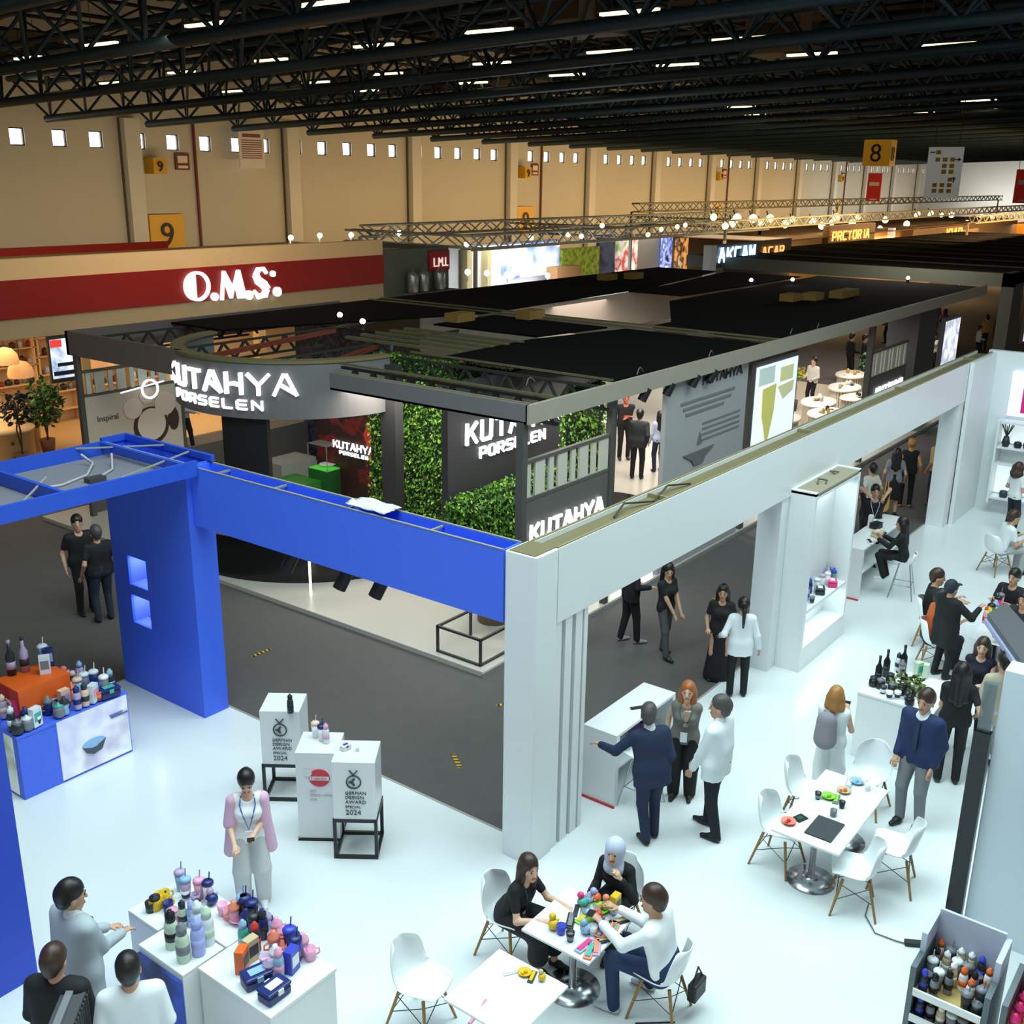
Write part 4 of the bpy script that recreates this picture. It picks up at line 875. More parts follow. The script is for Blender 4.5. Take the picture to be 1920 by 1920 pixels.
lc = counter('royal blue counter crowded with bottles and an orange box at left', 5.99, 12.52, 7.62, 13.75, .96, M('4a70f0', .45))
pc = B().box(-.27, -.635, .04, .79, -.617, .92).o('printed_picture', Mpat('boxpic', ['eef0ff', 'd8d8f4', 'f8f8ff', 'c8c4dc'], 'noise', 1.1, .12), lc)
B().prism([(.22+math.cos(a*math.pi/10)*.17, .42+math.sin(a*math.pi/10)*.07) for a in range(20)], 'y', -.655, -.635).o('printed_bowl', M('9ac4ee', .5), pc)
B().prism([(.05, .40), (.1, .3), (.2, .25), (.33, .28), (.4, .42), (.22, .34)], 'y', -.66, -.635).o('printed_bowl_shadow', M('4a5260', .5), pc)
B().box(.52, -.655, .66, .78, -.635, .68).box(.5, -.655, .70, .7, -.635, .715).o('printed_details', M('6a74b0', .5), pc)
B().box(-.826, -.5, .04, -.816, .4, .9).o('side_picture', Mpat('sidepic', ['f4fff8', 'd8e8d8', '9a8a6a', 'f0f8f0'], 'noise', 1.6, .1), lc)
ob = thing('box_riser', 'bright orange box riser with word new on the blue counter', 'box', (6.62, 13.15, .985))
B().box(-.37, -.3, 0, .37, .3, .42).o('box', M('f0661a', .5), ob); txt('new', .24, (-.38, .2, .12), (0, -1, 0), (0, 0, 1), M('fff0e8', .5), ob, 'lettering', .006); B().box(-.375, -.3, 0, -.37, .3, .42).o('red_side', M('cf3c30', .5), ob)
# front lower-left counters
A = counter('white product counter with yellow mugs and tumblers, furthest of the three low counters', 4.85, 7.87, 5.55, 8.36, 1.0, plinth=False); B().box(-.09, -.955, 0, .35, -.25, .975).o('body', WHITEG, A, .006)
Bc = counter('white counter with dark blue screen front, nearest the man in white at lower left', 4.62, 7.17, 5.09, 7.85, 1.0, plinth=False)
B().box(-.26, -.33, .02, -.24, .33, .9).o('screen_picture', Mpat('bluebottle', ['1c2c70', '2850b8', '16204c', '101830'], 'noise', 1.2, .25), Bc)
B().lathe([(0, 0), (.07, 0), (.07, .3), (.035, .34), (.035, .42), (0, .42)], (0, 0, 0), 10, .2, 1).o('printed_bottle', M('0c1020', .4), Bc).location = (-.262, -.08, .2)
Cc = counter('white counter piled with pink cups and navy lunch boxes', 4.78, 6.15, 5.55, 7.14, 1.0)
# award stands
def award(label, loc, rz, logo, tall=.55, h=.78):
    t = thing('award_stand', label, 'display stand', (loc[0], loc[1], .025), rz, 'award display stands')
    fr = B(); a = .25; q = .02
    for i in (-1, 1):
        for j in (-1, 1): fr.box(i*a-q, j*a-q, 0, i*a+q, j*a+q, tall)
        for z in (q, tall-q): fr.box(-a, i*a-q, z-q, a, i*a+q, z+q).box(i*a-q, -a, z-q, i*a+q, a, z+q)
    fr.o('black_frame', M('10181a', .4), t)
    bx = B().box(-.26, -.26, tall, .26, .26, tall+h).o('white_box', WHITEG, t, .005)
    GR = M('3c4a4c', .6)
    if logo == 'award':
        b = B(); zc = tall+h*.66
        pts = [(math.cos(k*math.pi/12)*.085, -.268, zc+math.sin(k*math.pi/12)*.085) for k in range(25)]
        b.tube(pts, .009, 5, caps=False).bar((-.0, -.268, zc), (-.06, -.268, zc+.0), .02).bar((-.03, -.268, zc), (.01, -.268, zc+.045), .02).bar((-.03, -.268, zc), (.01, -.268, zc-.045), .02)
        b.bar((-.05, -.268, zc+.16), (0, -.268, zc+.1), .012).bar((.05, -.268, zc+.16), (0, -.268, zc+.1), .012).o('award_emblem', GR, t)
        for k, (s_, sz) in enumerate((('GERMAN', .058), ('DESIGN', .06), ('AWARD', .062), ('SPECIAL', .048), ('2024', .095))):
            txt(s_, sz, (-.11, -.266, zc-.17-k*.062-(.03 if k == 4 else 0)), (1, 0, 0), (0, 0, 1), GR, t, 'lettering', .002, sx=1.1 if k < 4 else 1.0)
    else:
        zc = tall+h*.72; RD = M('d03848', .5)
        B().prism([(.03+math.cos(k*math.pi/12)*.13, zc+math.sin(k*math.pi/12)*.12) for k in range(24)], 'y', -.27, -.26).o('red_round_emblem', RD, t)
        B().box(-.09, -.276, zc-.03, .15, -.27, zc+.02).prism([(-.11+math.cos(k*math.pi/8)*.05, zc+.07+math.sin(k*math.pi/8)*.05) for k in range(16)], 'y', -.274, -.27).o('white_band', WHITE, t)
        txt('TURKISH', .05, (-.08, -.278, zc-.02), (1, 0, 0), (0, 0, 1), RD, t, 'lettering', .001)
        for k, s_ in enumerate(('2023', 'DESIGN AWARD', '2024')): txt(s_, .045, (-.1, -.266, zc-.2-k*.06), (1, 0, 0), (0, 0, 1), M('b8a8b4', .6), t, 'lettering', .001)
    return t
rzA = math.atan2(-.41, .30)
award('white award box on black frame with round emblem, nearest of the three', (8.01, 8.33), rzA, 'award')
award('white award box on black frame with round emblem, furthest left of the three', (8.31, 9.98), rzA, 'award')
award('white award box with red round emblem between the other two', (7.99, 8.95), rzA, 'red', .02, 1.22)
# tables
def cafe_table(label, x0, y0, x1, y1, bases, group='white cafe tables'):
    cx, cy = (x0+x1)/2, (y0+y1)/2
    t = thing('cafe_table', label, 'table', (cx, cy, .025), 0, group); a, b_ = (x1-x0)/2, (y1-y0)/2
    B().box(-a, -b_, .745, a, b_, .775).o('table_top', WHITEG, t, .006)
    for bx, by in bases:
        B().lathe([(0, 0), (.29, 0), (.29, .012), (.12, .03), (.04, .05), (.034, .745)], (bx-cx, by-cy, 0), 32).o('pedestal', CHROME, t)
    return t
cafe_table('long white table with laptop, cups and snacks between white chairs', 10.42, 3.19, 12.1, 4.0, [(10.85, 3.62), (11.85, 3.62)])
cafe_table('square white table covered with colourful toys between three seated people', 7.24, 4.45, 8.1, 5.26, [(7.62, 4.87)])
cafe_table('white table with a plate of snacks at the bottom centre edge', 6.04, 4.44, 6.88, 5.26, [(6.5, 4.85)])
cafe_table('white table with pink and white bottles between the seated group at right', 17.6, 2.9, 19.4, 3.7, [(18, 3.3), (19, 3.3)])
# chairs
WSEAT = M('e9eff0', .3); WOODL = M('9a7440', .5); WIRE = M('33383a', .35, .6)
def shell_chair(label, loc, rz):
    """moulded bucket chair on wooden dowel legs; faces +y"""
    t = thing('shell_chair', label, 'chair', (loc[0], loc[1], .025), rz, 'white shell chairs')
    prof = [(.24, .415, .19), (.20, .435, .215), (.10, .425, .235), (0, .41, .24), (-.10, .415, .24), (-.17, .45, .235), (-.205, .52, .235), (-.225, .60, .235), (-.245, .69, .225), (-.265, .77, .19), (-.275, .82, .12)]
    vs = []; nu = 12
    for (y, z, w_) in prof:
        for k in range(nu+1):
            u = -1+2*k/nu; lift = (abs(u)**3)*(.075 if z < .5 else .0); fw = (abs(u)**3)*(.1 if z > .44 else 0)
            vs.append((u*w_, y+fw, z+lift))
    fs = [(i*(nu+1)+k, i*(nu+1)+k+1, (i+1)*(nu+1)+k+1, (i+1)*(nu+1)+k) for i in range(len(prof)-1) for k in range(nu)]
    s = B().add(vs, fs, True).o('seat_shell', WSEAT, t)
    md = s.modifiers.new('solid', 'SOLIDIFY'); md.thickness = .014; md = s.modifiers.new('sub', 'SUBSURF'); md.levels = 1; md.render_levels = 1
    tops = [(-.13, .13), (.13, .13), (-.13, -.13), (.13, -.13)]
    for x, y in tops: B().tube([(x, y, .40), (x*1.75, y*1.75, 0)], .017, 7, .012).o('leg', WOODL, t)
    b = B(); m_ = lambda x, y, f: (x*(1+.75*f), y*(1+.75*f), .40*(1-f))
    for (p, q) in ((0, 1), (1, 3), (3, 2), (2, 0)):
        b.tube([m_(*tops[p], .15), m_(*tops[q], .55)], .005, 4).tube([m_(*tops[q], .15), m_(*tops[p], .55)], .005, 4)
    b.o('wire_brace', WIRE, t)
    return t
sh = None
def chair(label, xy, rz):
    global sh
    if sh is None: sh = shell_chair(label, xy, rz); sh.scale = (1.1,)*3; return sh
    return dup(sh, label, (xy[0], xy[1], .025), rz, scale=1.1)
R_ = math.radians
chair('white shell chair at the near left corner of the long table', G(1462, 1562, .45), R_(176))
chair('white shell chair at the far left side of the long table', G(1508, 1492, .45), R_(182))
chair('white shell chair at the far end of the long table', G(1628, 1462, .45), R_(88))
chair('white shell chair nearest the camera at the right of the long table', G(1604, 1640, .45), R_(22))
chair('white shell chair furthest right of the long table', G(1678, 1598, .45), R_(12))
chair('white shell chair under the long haired woman in black', (7.62, 5.72), R_(180))
chair('white shell chair under the woman in pale headscarf', (8.58, 4.95), R_(95))
chair('white shell chair under the man in white shirt at the toy table', (7.88, 4.0), R_(8))
chair('empty white shell chair at the bottom centre photo edge', (6.3, 5.78), R_(185))
chair('white shell chair under the bald man in black at the right group', (18.7, 4.6), R_(190))
chair('white shell chair under the man in the orange shirt', (17.75, 4.25), R_(200))
chair('white shell chair under the seated man in white at the right edge', (23.4, 4.62), R_(-120))
chair('white shell chair partly seen behind the dark coated group', (19.9, 3.0), R_(100))
# bar stools
def stool(label, xy, rz, first=[None]):
    if first[0]: return dup(first[0], label, (xy[0], xy[1], .025), rz)
    t = thing('bar_stool', label, 'stool', (xy[0], xy[1], .025), rz, 'white bar stools')
    prof = [(.2, .74, .17), (.1, .735, .19), (0, .72, .2), (-.12, .73, .2), (-.18, .79, .19), (-.2, .88, .16), (-.21, .93, .1)]
    vs = [(u*w_/4, y+(abs(u/4)**3)*.05, z+(abs(u/4)**3)*.04) for (y, z, w_) in prof for u in range(-4, 5)]
    B().add(vs, [(i*9+k, i*9+k+1, (i+1)*9+k+1, (i+1)*9+k) for i in range(6) for k in range(8)], True).o('seat_shell', WSEAT, t).modifiers.new('solid', 'SOLIDIFY').thickness = .015
    for x, y in ((-.1, .1), (.1, .1), (-.1, -.1), (.1, -.1)): B().tube([(x, y, .72), (x*2.3, y*2.3, 0)], .011, 6).o('leg', CHROME, t)
    p = [(.17*a, .17*b_, .28) for a, b_ in ((-1, 1), (1, 1), (1, -1), (-1, -1), (-1, 1))]
    B().tube(p, .008, 5).o('foot_ring', CHROME, t); first[0] = t; return t
stool('white bar stool under the woman in black at the far service counter', (20.75, 5.75), R_(10))
stool('white bar stool beside the navy suited man at the near service counter', (11.0, 6.05), R_(0))
# floor marking tape
for i, (px, py, r) in enumerate(((490, 1224, .2), (953, 1319, -.3), (856, 1427, 1.15), (1340, 1122, .4))):
    x, y = G(px, py)
    t = thing('tape_mark', 'yellow and black hazard tape strip on the dark carpet, %s' % ('left, below the pale platform', 'right, by the white column', 'front middle', 'far one beside the walking woman')[i], 'tape', (x, y, 0), r-.2, 'hazard tape strips')
    B().box(-.2, -.035, .0, .2, .035, .006).o('yellow_tape', M('c9a21a', .6), t); b = B()
    for k in range(5): b.prism([(-.2+k*.085, -.036), (-.16+k*.085, -.036), (-.14+k*.085, .036), (-.18+k*.085, .036)], 'z', .0, .008)
    b.o('black_stripe', BLACK, t)
# small dark frame on the pale platform
t = thing('low_metal_frame', 'low dark square metal frame on the pale platform edge under the blue beam', 'frame', (13.2, 10.6, .1))
b = B()
for x in (-.4, .5):
    for y in (-.35, .6): b.box(x-.02, y-.02, 0, x+.02, y+.02, .5)
b.box(-.4, -.37, .46, .5, -.33, .5).box(-.4, .58, .46, .5, .62, .5).box(-.42, -.35, .46, -.38, .6, .5).box(.48, -.35, .46, .52, .6, .5).box(-.4, -.37, 0, .5, -.33, .04).box(-.42, -.35, 0, -.38, .6, .04)
b.o('frame', M('34322f', .5), t)
# cord on the white floor
cp = [G(1628, 1700), G(1622, 1722), G(1640, 1755), G(1680, 1770), G(1702, 1776)]
B().tube([(x, y, .04) for x, y in cp], .008, 5).o('power_cord', M('5c6468', .6), None, label='thin grey power cord curling on the white floor toward the bottle rack', category='cord')
x, y = G(1713, 1776); o_ = B().box(-.1, -.035, 0, .1, .035, .05).o('socket_block', M('1c2022', .5), None, label='black socket block at the end of the cord by the rack', category='socket'); put(o_, (x, y, .026), R_(-60))
# ================================================================ PEOPLE
def surf(prims, cell, name, mats, parent=None, tags=None):
    """one smooth closed surface round a set of rounded cones"""
    lo = np.full(3, 1e9); hi = -lo
    for p in prims:
        if p.get('neg'): continue
        r = max(p['ra'], p['rb'])+.03
        lo = np.minimum(lo, np.minimum(p['a'], p['b'])-r); hi = np.maximum(hi, np.maximum(p['a'], p['b'])+r)
    n = np.ceil((hi-lo)/cell).astype(int)+1
    D = np.full(n, 1.0, np.float32); I = np.zeros(n, np.int8); Dm = np.full(n, 1.0, np.float32)
    for p in prims:
        a, b = p['a'], p['b']; r = max(p['ra'], p['rb']); mg = r+.07
        i0 = np.maximum(0, np.floor((np.minimum(a, b)-mg-lo)/cell).astype(int)); i1 = np.minimum(n, np.ceil((np.maximum(a, b)+mg-lo)/cell).astype(int)+1)
        if np.any(i1 <= i0): continue
        g = [lo[k]+cell*np.arange(i0[k], i1[k]) for k in range(3)]
        X, Y, Z = np.meshgrid(*g, indexing='ij'); P = np.stack([X-a[0], Y-a[1], Z-a[2]], -1)
        ba = b-a
        if p.get('sq') is not None:
            nv, s = p['sq']; P = P+np.multiply.outer(P@nv, nv)*(1/s-1); ba = ba+nv*(ba@nv)*(1/s-1)
        L2 = ba@ba
        t = np.clip((P@ba)/L2, 0, 1) if L2 > 1e-10 else np.zeros(P.shape[:3])
        d = np.linalg.norm(P-t[..., None]*ba, axis=-1)-(p['ra']+(p['rb']-p['ra'])*t)
        if p.get('sq') is not None and s < 1: d = d*(.5+.5*s)
        sl = tuple(slice(i0[k], i1[k]) for k in range(3)); cur = D[sl]
        if p.get('neg'): D[sl] = np.maximum(cur, -d); continue
        k = p.get('k', .03); h = np.maximum(k-np.abs(cur-d), 0)/k
        new = np.minimum(cur, d)-h*h*k/4
        closer = d < Dm[sl]
        I[sl] = np.where(closer, p.get('m', 0), I[sl]); Dm[sl] = np.minimum(Dm[sl], d); D[sl] = new
    ins = D < 0
    cx = np.zeros(np.array(n)-1, bool); al = np.ones(np.array(n)-1, bool)
    cs = [(i, j, k) for i in (0, 1) for j in (0, 1) for k in (0, 1)]
    def sub(A, c): return A[c[0]:A.shape[0]-1+c[0], c[1]:A.shape[1]-1+c[1], c[2]:A.shape[2]-1+c[2]]
    for c in cs: s_ = sub(ins, c); cx |= s_; al &= s_
    act = cx & ~al; idx = -np.ones(act.shape, int); cells = np.argwhere(act); idx[act] = np.arange(len(cells))
    if len(cells) == 0: return None
    acc = np.zeros((len(cells), 3)); cnt = np.zeros(len(cells))
    for c0 in cs:
        for ax in range(3):
            if c0[ax]: continue
            c1 = list(c0); c1[ax] = 1
            A = sub(D, c0)[act]; Bv = sub(D, c1)[act]; mk = (A < 0) != (Bv < 0)
            t = np.where(mk, A/(A-Bv+1e-12), 0); pt = np.tile(np.array(c0, float), (len(cells), 1)); pt[:, ax] += t
            acc += pt*mk[:, None]; cnt += mk
    V = lo+cell*(cells+acc/np.maximum(cnt, 1)[:, None])
    F = []
    for ax in range(3):
        o1, o2 = [q for q in range(3) if q != ax]
        sh = list(D.shape); A = np.take(ins, range(sh[ax]-1), ax); Bq = np.take(ins, range(1, sh[ax]), ax)
        for flip, mk in ((0, A & ~Bq), (1, ~A & Bq)):
            e = np.argwhere(mk); e = e[(e[:, o1] > 0) & (e[:, o2] > 0) & (e[:, o1] < sh[o1]-1) & (e[:, o2] < sh[o2]-1)]
            q = []
            for d1, d2 in ((0, 0), (1, 0), (1, 1), (0, 1)):
                f = e.copy(); f[:, o1] -= d1; f[:, o2] -= d2; q.append(idx[f[:, 0], f[:, 1], f[:, 2]])
            q = np.stack(q, 1); fl = flip ^ (ax == 1)
            F.append(q[:, ::-1] if fl else q)
    F = np.concatenate(F); F = F[(F >= 0).all(1)]
    me = bpy.data.meshes.new(name); me.vertices.add(len(V)); me.vertices.foreach_set('co', V.ravel().astype(np.float32))
    me.loops.add(F.size); me.loops.foreach_set('vertex_index', F.ravel().astype(np.int32)); me.polygons.add(len(F))
    me.polygons.foreach_set('loop_start', np.arange(0, F.size, 4, dtype=np.int32)); me.polygons.foreach_set('loop_total', np.full(len(F), 4, np.int32))
    if not isinstance(mats, (list, tuple)): mats = [mats]
    for m_ in mats: me.materials.append(m_)
    if len(mats) > 1:
        mi = I[cells[:, 0], cells[:, 1], cells[:, 2]]; me.polygons.foreach_set('material_index', mi[F[:, 0]].astype(np.int32))
    me.polygons.foreach_set('use_smooth', np.ones(len(F), bool)); me.update(); me.validate()
    ob = bpy.data.objects.new(name, me); C.objects.link(ob)
    if parent: ob.parent = parent
    return ob
V3 = lambda *a: np.array(a, float)
def ik(a, b, l1, l2, pole):
    d = b-a; L = np.linalg.norm(d); L2 = min(L, (l1+l2)*.999); u = d/max(L, 1e-6)
    x = (l1*l1-l2*l2+L2*L2)/(2*L2); h = math.sqrt(max(l1*l1-x*x, 0)); p = pole-u*(pole@u); p = p/max(np.linalg.norm(p), 1e-6)
    return a+u*x+p*h, a+u*L2
SKIN = M('c79a7c', .55); SKIN2 = M('d9b094', .55); SKIN3 = M('a67858', .55)
HB = M('17120f', .45, bump=.3, nscale=60); HBR = M('3a251a', .45, bump=.3, nscale=60); HBL = M('a8743a', .45, bump=.3, nscale=60); HRD = M('a5602e', .45, bump=.3, nscale=60); HGR = M('4a4644', .5, bump=.3, nscale=60)
pcount = 0
def person(label, loc, face, h=1.74, female=False, sit=False, seat=.46, lean=0, side=0, hands=None, feet=None, top='222222', sleeve='short', bottom='1d1f24', lower='trousers',
           shoes='151515', hair='short', haircol=None, skin=None, nod=0., turn=0., coat=False, hem=None, cell=.014, lanyard=None, fat=1., shirt=None, tie=None, z0=.025, detail=True, name='person', group=None, holds=None):
    """face: heading as a pixel target or an angle"""
    h *= 1.06 if female else 1.10
    if sit: hands = tuple((q[0], q[1], q[2]-.05) for q in hands)
    s = h/1.75; skin = skin or SKIN; haircol = haircol or HB
    rz = face if not isinstance(face, tuple) else math.atan2(face[1]-loc[1], face[0]-loc[0])-math.pi/2
    pz = (seat+.09)/s if sit else .93
    P = V3(0, 0, pz); cl, sl = math.cos(lean), math.sin(lean); cs_, ss = math.cos(side), math.sin(side)
    def T(x, y, z):  # torso frame
        y2, z2 = y*cl+z*sl, -y*sl+z*cl
        x2, z3 = x*cs_+z2*ss, -x*ss+z2*cs_
        return P+V3(x2, y2, z3)
    nx = V3(0, cl, -sl)   # depth axis of torso
    f = fat*(.9 if female else 1.)
    sw = .165 if female else .19
    N = T(0, 0, .50); ny, nz = math.cos(nod+lean*.4), math.sin(nod+lean*.4); ct, st = math.cos(turn), math.sin(turn)
    hc = N+V3(0, sl*.1+.015, .155)
    def Hd(x, y, z):
        y2, z2 = y*ny+z*nz, -y*nz+z*ny
        return hc+V3(x*ct-y2*st, x*st+y2*ct, z2)
    hx = V3(ct, st, 0)
    def cone(a, b, ra, rb, k=.03, sq=None, m=0, neg=False): return dict(a=a, b=b, ra=ra, rb=rb, k=k, sq=sq, m=m, neg=neg)
    sqy = (nx, .72)
    def torso(g, hemz=-.02, topz=.44, m=0):
        q = [cone(T(-.06*f, 0, .18), T(.06*f, 0, .18), .112*f+g, .112*f+g, .06, sqy if fat < 1.15 else (nx, .95), m),
             cone(T(-.07*f, 0, .32), T(.07*f, 0, .32), .122*f+g, .122*f+g, .06, sqy, m),
             cone(T(-sw+.03, 0, .425), T(sw-.03, 0, .425), .06+g, .06+g, .06, None, m),
             cone(T(-.075*f, 0, .03), T(.075*f, 0, .03), .118*f+g, .118*f+g, .06, sqy, m)]
        if female: q += [cone(T(-.07, .075, .30), T(.07, .075, .30), .062+g, .062+g, .05, None, m)]
        if hemz < -.03 and not sit: q += [cone(T(-.075*f, 0, 0), T(-.078*f, 0, hemz-.1), .118*f+g, .118*f+g*1.4, .05, sqy, m), cone(T(.075*f, 0, 0), T(.078*f, 0, hemz-.1), .118*f+g, .118*f+g*1.4, .05, sqy, m), cone(T(-.3, 0, hemz-.3), T(.3, 0, hemz-.3), .27, .27, .01, None, 0, True)]
        return q
    # limbs
    hands = hands or ((-.27, .06, .82), (.27, .06, .82))
    arms = []
    for i, sgn in ((0, -1), (1, 1)):
        sh_ = T(sgn*sw, 0, .43); hd = V3(*hands[i])/1.0
        pole = V3(sgn*.28, -.8, -.4)
        el, wr = ik(sh_, hd, .29, .26, pole); arms.append((sh_, el, wr, sgn))
    feet = feet or (((-.12, .42, .0), (.12, .42, .0)) if sit else ((-.11, 0, 0), (.11, .03, 0)))
    legs = []
    for i, sgn in ((0, -1), (1, 1)):
        hp = P+V3(sgn*.09, 0, -.02); an = V3(feet[i][0], feet[i][1], feet[i][2]+.09)
        kn, an2 = ik(hp, an, *((.44, .43) if sit else (.418, .412)), V3(sgn*.15, 1, .35 if sit else 0)); legs.append((hp, kn, an2))
    body = torso(0)+[cone(T(0, 0, .44), hc+V3(0, -.01, -.06), .055, .052, .04)]
    for sh_, el, wr, sgn in arms:
        body += [cone(sh_, el, .046*f, .036, .03), cone(el, wr, .038, .026, .02)]
        u = (wr-el)/np.linalg.norm(wr-el); sd = np.cross(u, V3(0, 0, 1)) if abs(u[2]) < .85 else V3(0, 1, 0)*1.0
        sd = sd/np.linalg.norm(sd); nr = np.cross(u, sd); nr = nr*(1 if nr[2] < 0 else -1)
        if cell < .02:
            pe = wr+u*.075; body.append(cone(wr+u*.02, pe, .026, .03, .012, (nr, .55)))
            for j, L in enumerate((.062, .074, .07, .055)):
                o = sd*(j-1.5)*.0205*1.0; a0 = pe+o+u*.008; a1 = a0+u*L*.55+nr*L*.12+o*.12; a2 = a1+u*L*.38+nr*L*.4
                body += [cone(a0, a1, .0095, .009, .006), cone(a1, a2, .009, .0078, .004)]
            th = wr+u*.03-sd*sgn*.024; body += [cone(th, th+u*.035-sd*sgn*.024+nr*.012, .011, .0095, .01), cone(th+u*.035-sd*sgn*.024+nr*.012, th+u*.06-sd*sgn*.026+nr*.02, .0095, .008, .004)]
        else: body.append(cone(wr+u*.03, wr+u*.12+nr*.02, .03, .02, .02, (nr, .6)))
    for hp, kn, an in legs: body += [cone(hp, kn, .082*f, .054, .04), cone(kn, an, .052, .036, .02), cone(an+V3(0, -.02, -.04), an+V3(0, .13, -.06), .03, .025, .02)]
    head = [cone(Hd(0, -.012, .022), Hd(0, -.012, .03), .098, .09, .03, (hx, .8)), cone(Hd(0, .02, -.03), Hd(0, .045, -.095), .07, .04, .03, (hx, .88))]
    if detail: head += [cone(Hd(0, .086, -.005), Hd(0, .102, -.038), .009, .013, .014), cone(Hd(-.078, -.005, -.02), Hd(-.078, -.01, -.045), .018, .013, .008, (hx, .5)), cone(Hd(.078, -.005, -.02), Hd(.078, -.01, -.045), .018, .013, .008, (hx, .5)),
                        cone(Hd(-.022, .084, -.073), Hd(.022, .084, -.073), .0085, .0085, .01, None, 1)]
    HS = 1.09
    def scl(L):
        for p in L: p['a'] = hc+(p['a']-hc)*HS; p['b'] = hc+(p['b']-hc)*HS; p['ra'] *= HS; p['rb'] *= HS
        return L
    body += scl(head)
    ob = surf(body, cell, name, [skin, M('a8584c', .5)]); ob['label'] = label; ob['category'] = 'person'
    if group: ob['group'] = group
    ob.scale = (s, s, s); put(ob, (loc[0], loc[1], z0 if not sit else z0), rz)
    if detail:
        b = B()
        for sx in (-1, 1):
            b.ball(tuple(hc+(Hd(sx*.030, .079, .0)-hc)*HS), .0105, 8)
        b.o('eye', M('1c1512', .2), ob); b = B()
        for sx in (-1, 1): b.tube([tuple(hc+(Hd(*q_)-hc)*HS) for q_ in ((sx*.014, .091, .023), (sx*.032, .089, .029), (sx*.05, .078, .022))], .004, 5)
        b.o('eyebrow', haircol, ob)
    c2 = max(cell, .012)
    # trousers / skirt
    Bm = M(bottom, .8)
    if lower in ('trousers', 'wide'):
        q = [cone(P+V3(-.075*f, 0, 0)+V3(0, 0, 0), P+V3(.075*f, 0, 0), .13*f, .13*f, .05, (V3(0, 1, 0), .78)), cone(T(-.065*f, 0, .1), T(.065*f, 0, .1), .122*f, .122*f, .05, sqy)]
        wd = 1.5 if lower == 'wide' else 1.
        for hp, kn, an in legs: q += [cone(hp, kn, .096*f, .07*wd, .03), cone(kn, an+V3(0, -.01, -.02), .068*wd, .052*wd*1.05, .02)]
        surf(q, c2, 'trousers', Bm, ob)
    else:
        L = .5 if lower == 'skirt' else .9
        if sit: q = [cone(T(0, 0, .08), T(0, 0, 0), .15*f, .17*f, .05)]; q += [cone(hp, kn, .11, .10, .05) for hp, kn, an in legs]; q += [cone(kn, kn*.35+an*.65, .10, .11, .06) for hp, kn, an in legs]
        else: q = [cone(T(0, 0, .1), P+V3(0, 0, -.1), .125*f, .165*f, .05, (V3(0, 1, 0), .8)), cone(P+V3(0, 0, -.1), P+V3(0, .02, -L+.05), .16*f, .2 if lower == 'skirt' else .24, .04, (V3(0, 1, 0), .75)), cone(P+V3(0, 0, -L-.28), P+V3(0, 0, -L-.29), .29, .29, .02, None, 0, True)]
        surf(q, c2, 'skirt', Bm, ob)
    # top
    Tm = M(top, .8); g = .02 if coat else .015
    hz = hem if hem is not None else (-.10 if coat else -.04)
    q = torso(g, hz)
    fr = {'long': (1, .93), 'short': (.62, 0), 'none': (.12, 0), 'half': (1, .1)}[sleeve]
    for sh_, el, wr, sgn in arms:
        if sleeve != 'none': q.append(cone(sh_, sh_+(el-sh_)*fr[0], .056*f+g*.2, .047*f+g*.3, .022))
        if fr[1] > 0: q.append(cone(el, el+(wr-el)*fr[1], .05+g*.3, .038+g*.3, .02))
    if coat or shirt: q.append(cone(T(0, .17, .50), T(0, .2, .16), .075, .02, .01, None, 0, True))
    q.append(cone(T(0, .05, .50), T(0, .06, .56), .07, .09, .01, None, 0, True))
    surf(q, c2, 'jacket' if coat else 'top', Tm, ob)
    if shirt:
        surf(torso(.012, 0)+[cone(T(0, 0, .43), T(0, .0, .515), .066, .062, .02)], c2, 'shirt', M(shirt, .7), ob)
    if tie: B().bar(tuple(T(0, .118, .44)), tuple(T(0, .135, .1)), .05, .012, up=tuple(nx)).o('tie', M(tie, .6), ob)
    # shoes
    Sm = M(shoes, .5)
    for i, (hp, kn, an) in enumerate(legs):
        surf([cone(an+V3(0, -.03, -.045), an+V3(0, .05, -.045), .042, .042, .03, (V3(0, 0, 1), .95)), cone(an+V3(0, .05, -.05), an+V3((i*2-1)*.01, .15, -.06), .042, .032, .03, (V3(0, 0, 1), .75))], c2, 'shoe', Sm, ob)
    # hair
    fneg = cone(Hd(0, .105, -.035), Hd(0, .095, -.10), .082, .08, .01, (hx, .95), 0, True)
    fneg2 = cone(Hd(0, .12, .01), Hd(0, .12, 0), .062, .062, .01, None, 0, True)
    cap = [cone(Hd(0, -.022, .032), Hd(0, -.03, .02), .106, .104, .02, (hx, .84))]
    if hair == 'bald':
        q = [cone(Hd(0, -.04, -.0), Hd(0, -.05, -.03), .094, .08, .02, (hx, .92)), cone(Hd(0, .0, .09), Hd(0, .02, .08), .085, .085, .01, None, 0, True), fneg]
    elif hair == 'short': q = [cone(Hd(0, -.016, .04), Hd(0, -.03, .025), .102, .1, .02, (hx, .84)), cone(Hd(0, -.055, -.03), Hd(0, -.06, -.05), .06, .05, .03, (hx, 1.05)), fneg, fneg2]
    elif hair in ('long', 'bob', 'curly'):
        L = {'long': -.33, 'bob': -.13, 'curly': -.12}[hair]; r2 = {'long': .045, 'bob': .05, 'curly': .09}[hair]
        q = cap+[cone(Hd(sx*.055, -.035, -.02), Hd(sx*.075, -.05 if hair != 'long' else -.06, L), .058, r2, .04) for sx in (-1, 1)]+[cone(Hd(0, -.07, -.02), Hd(0, -.09, L*1.1), .06, r2*1.1, .04), fneg, fneg2]
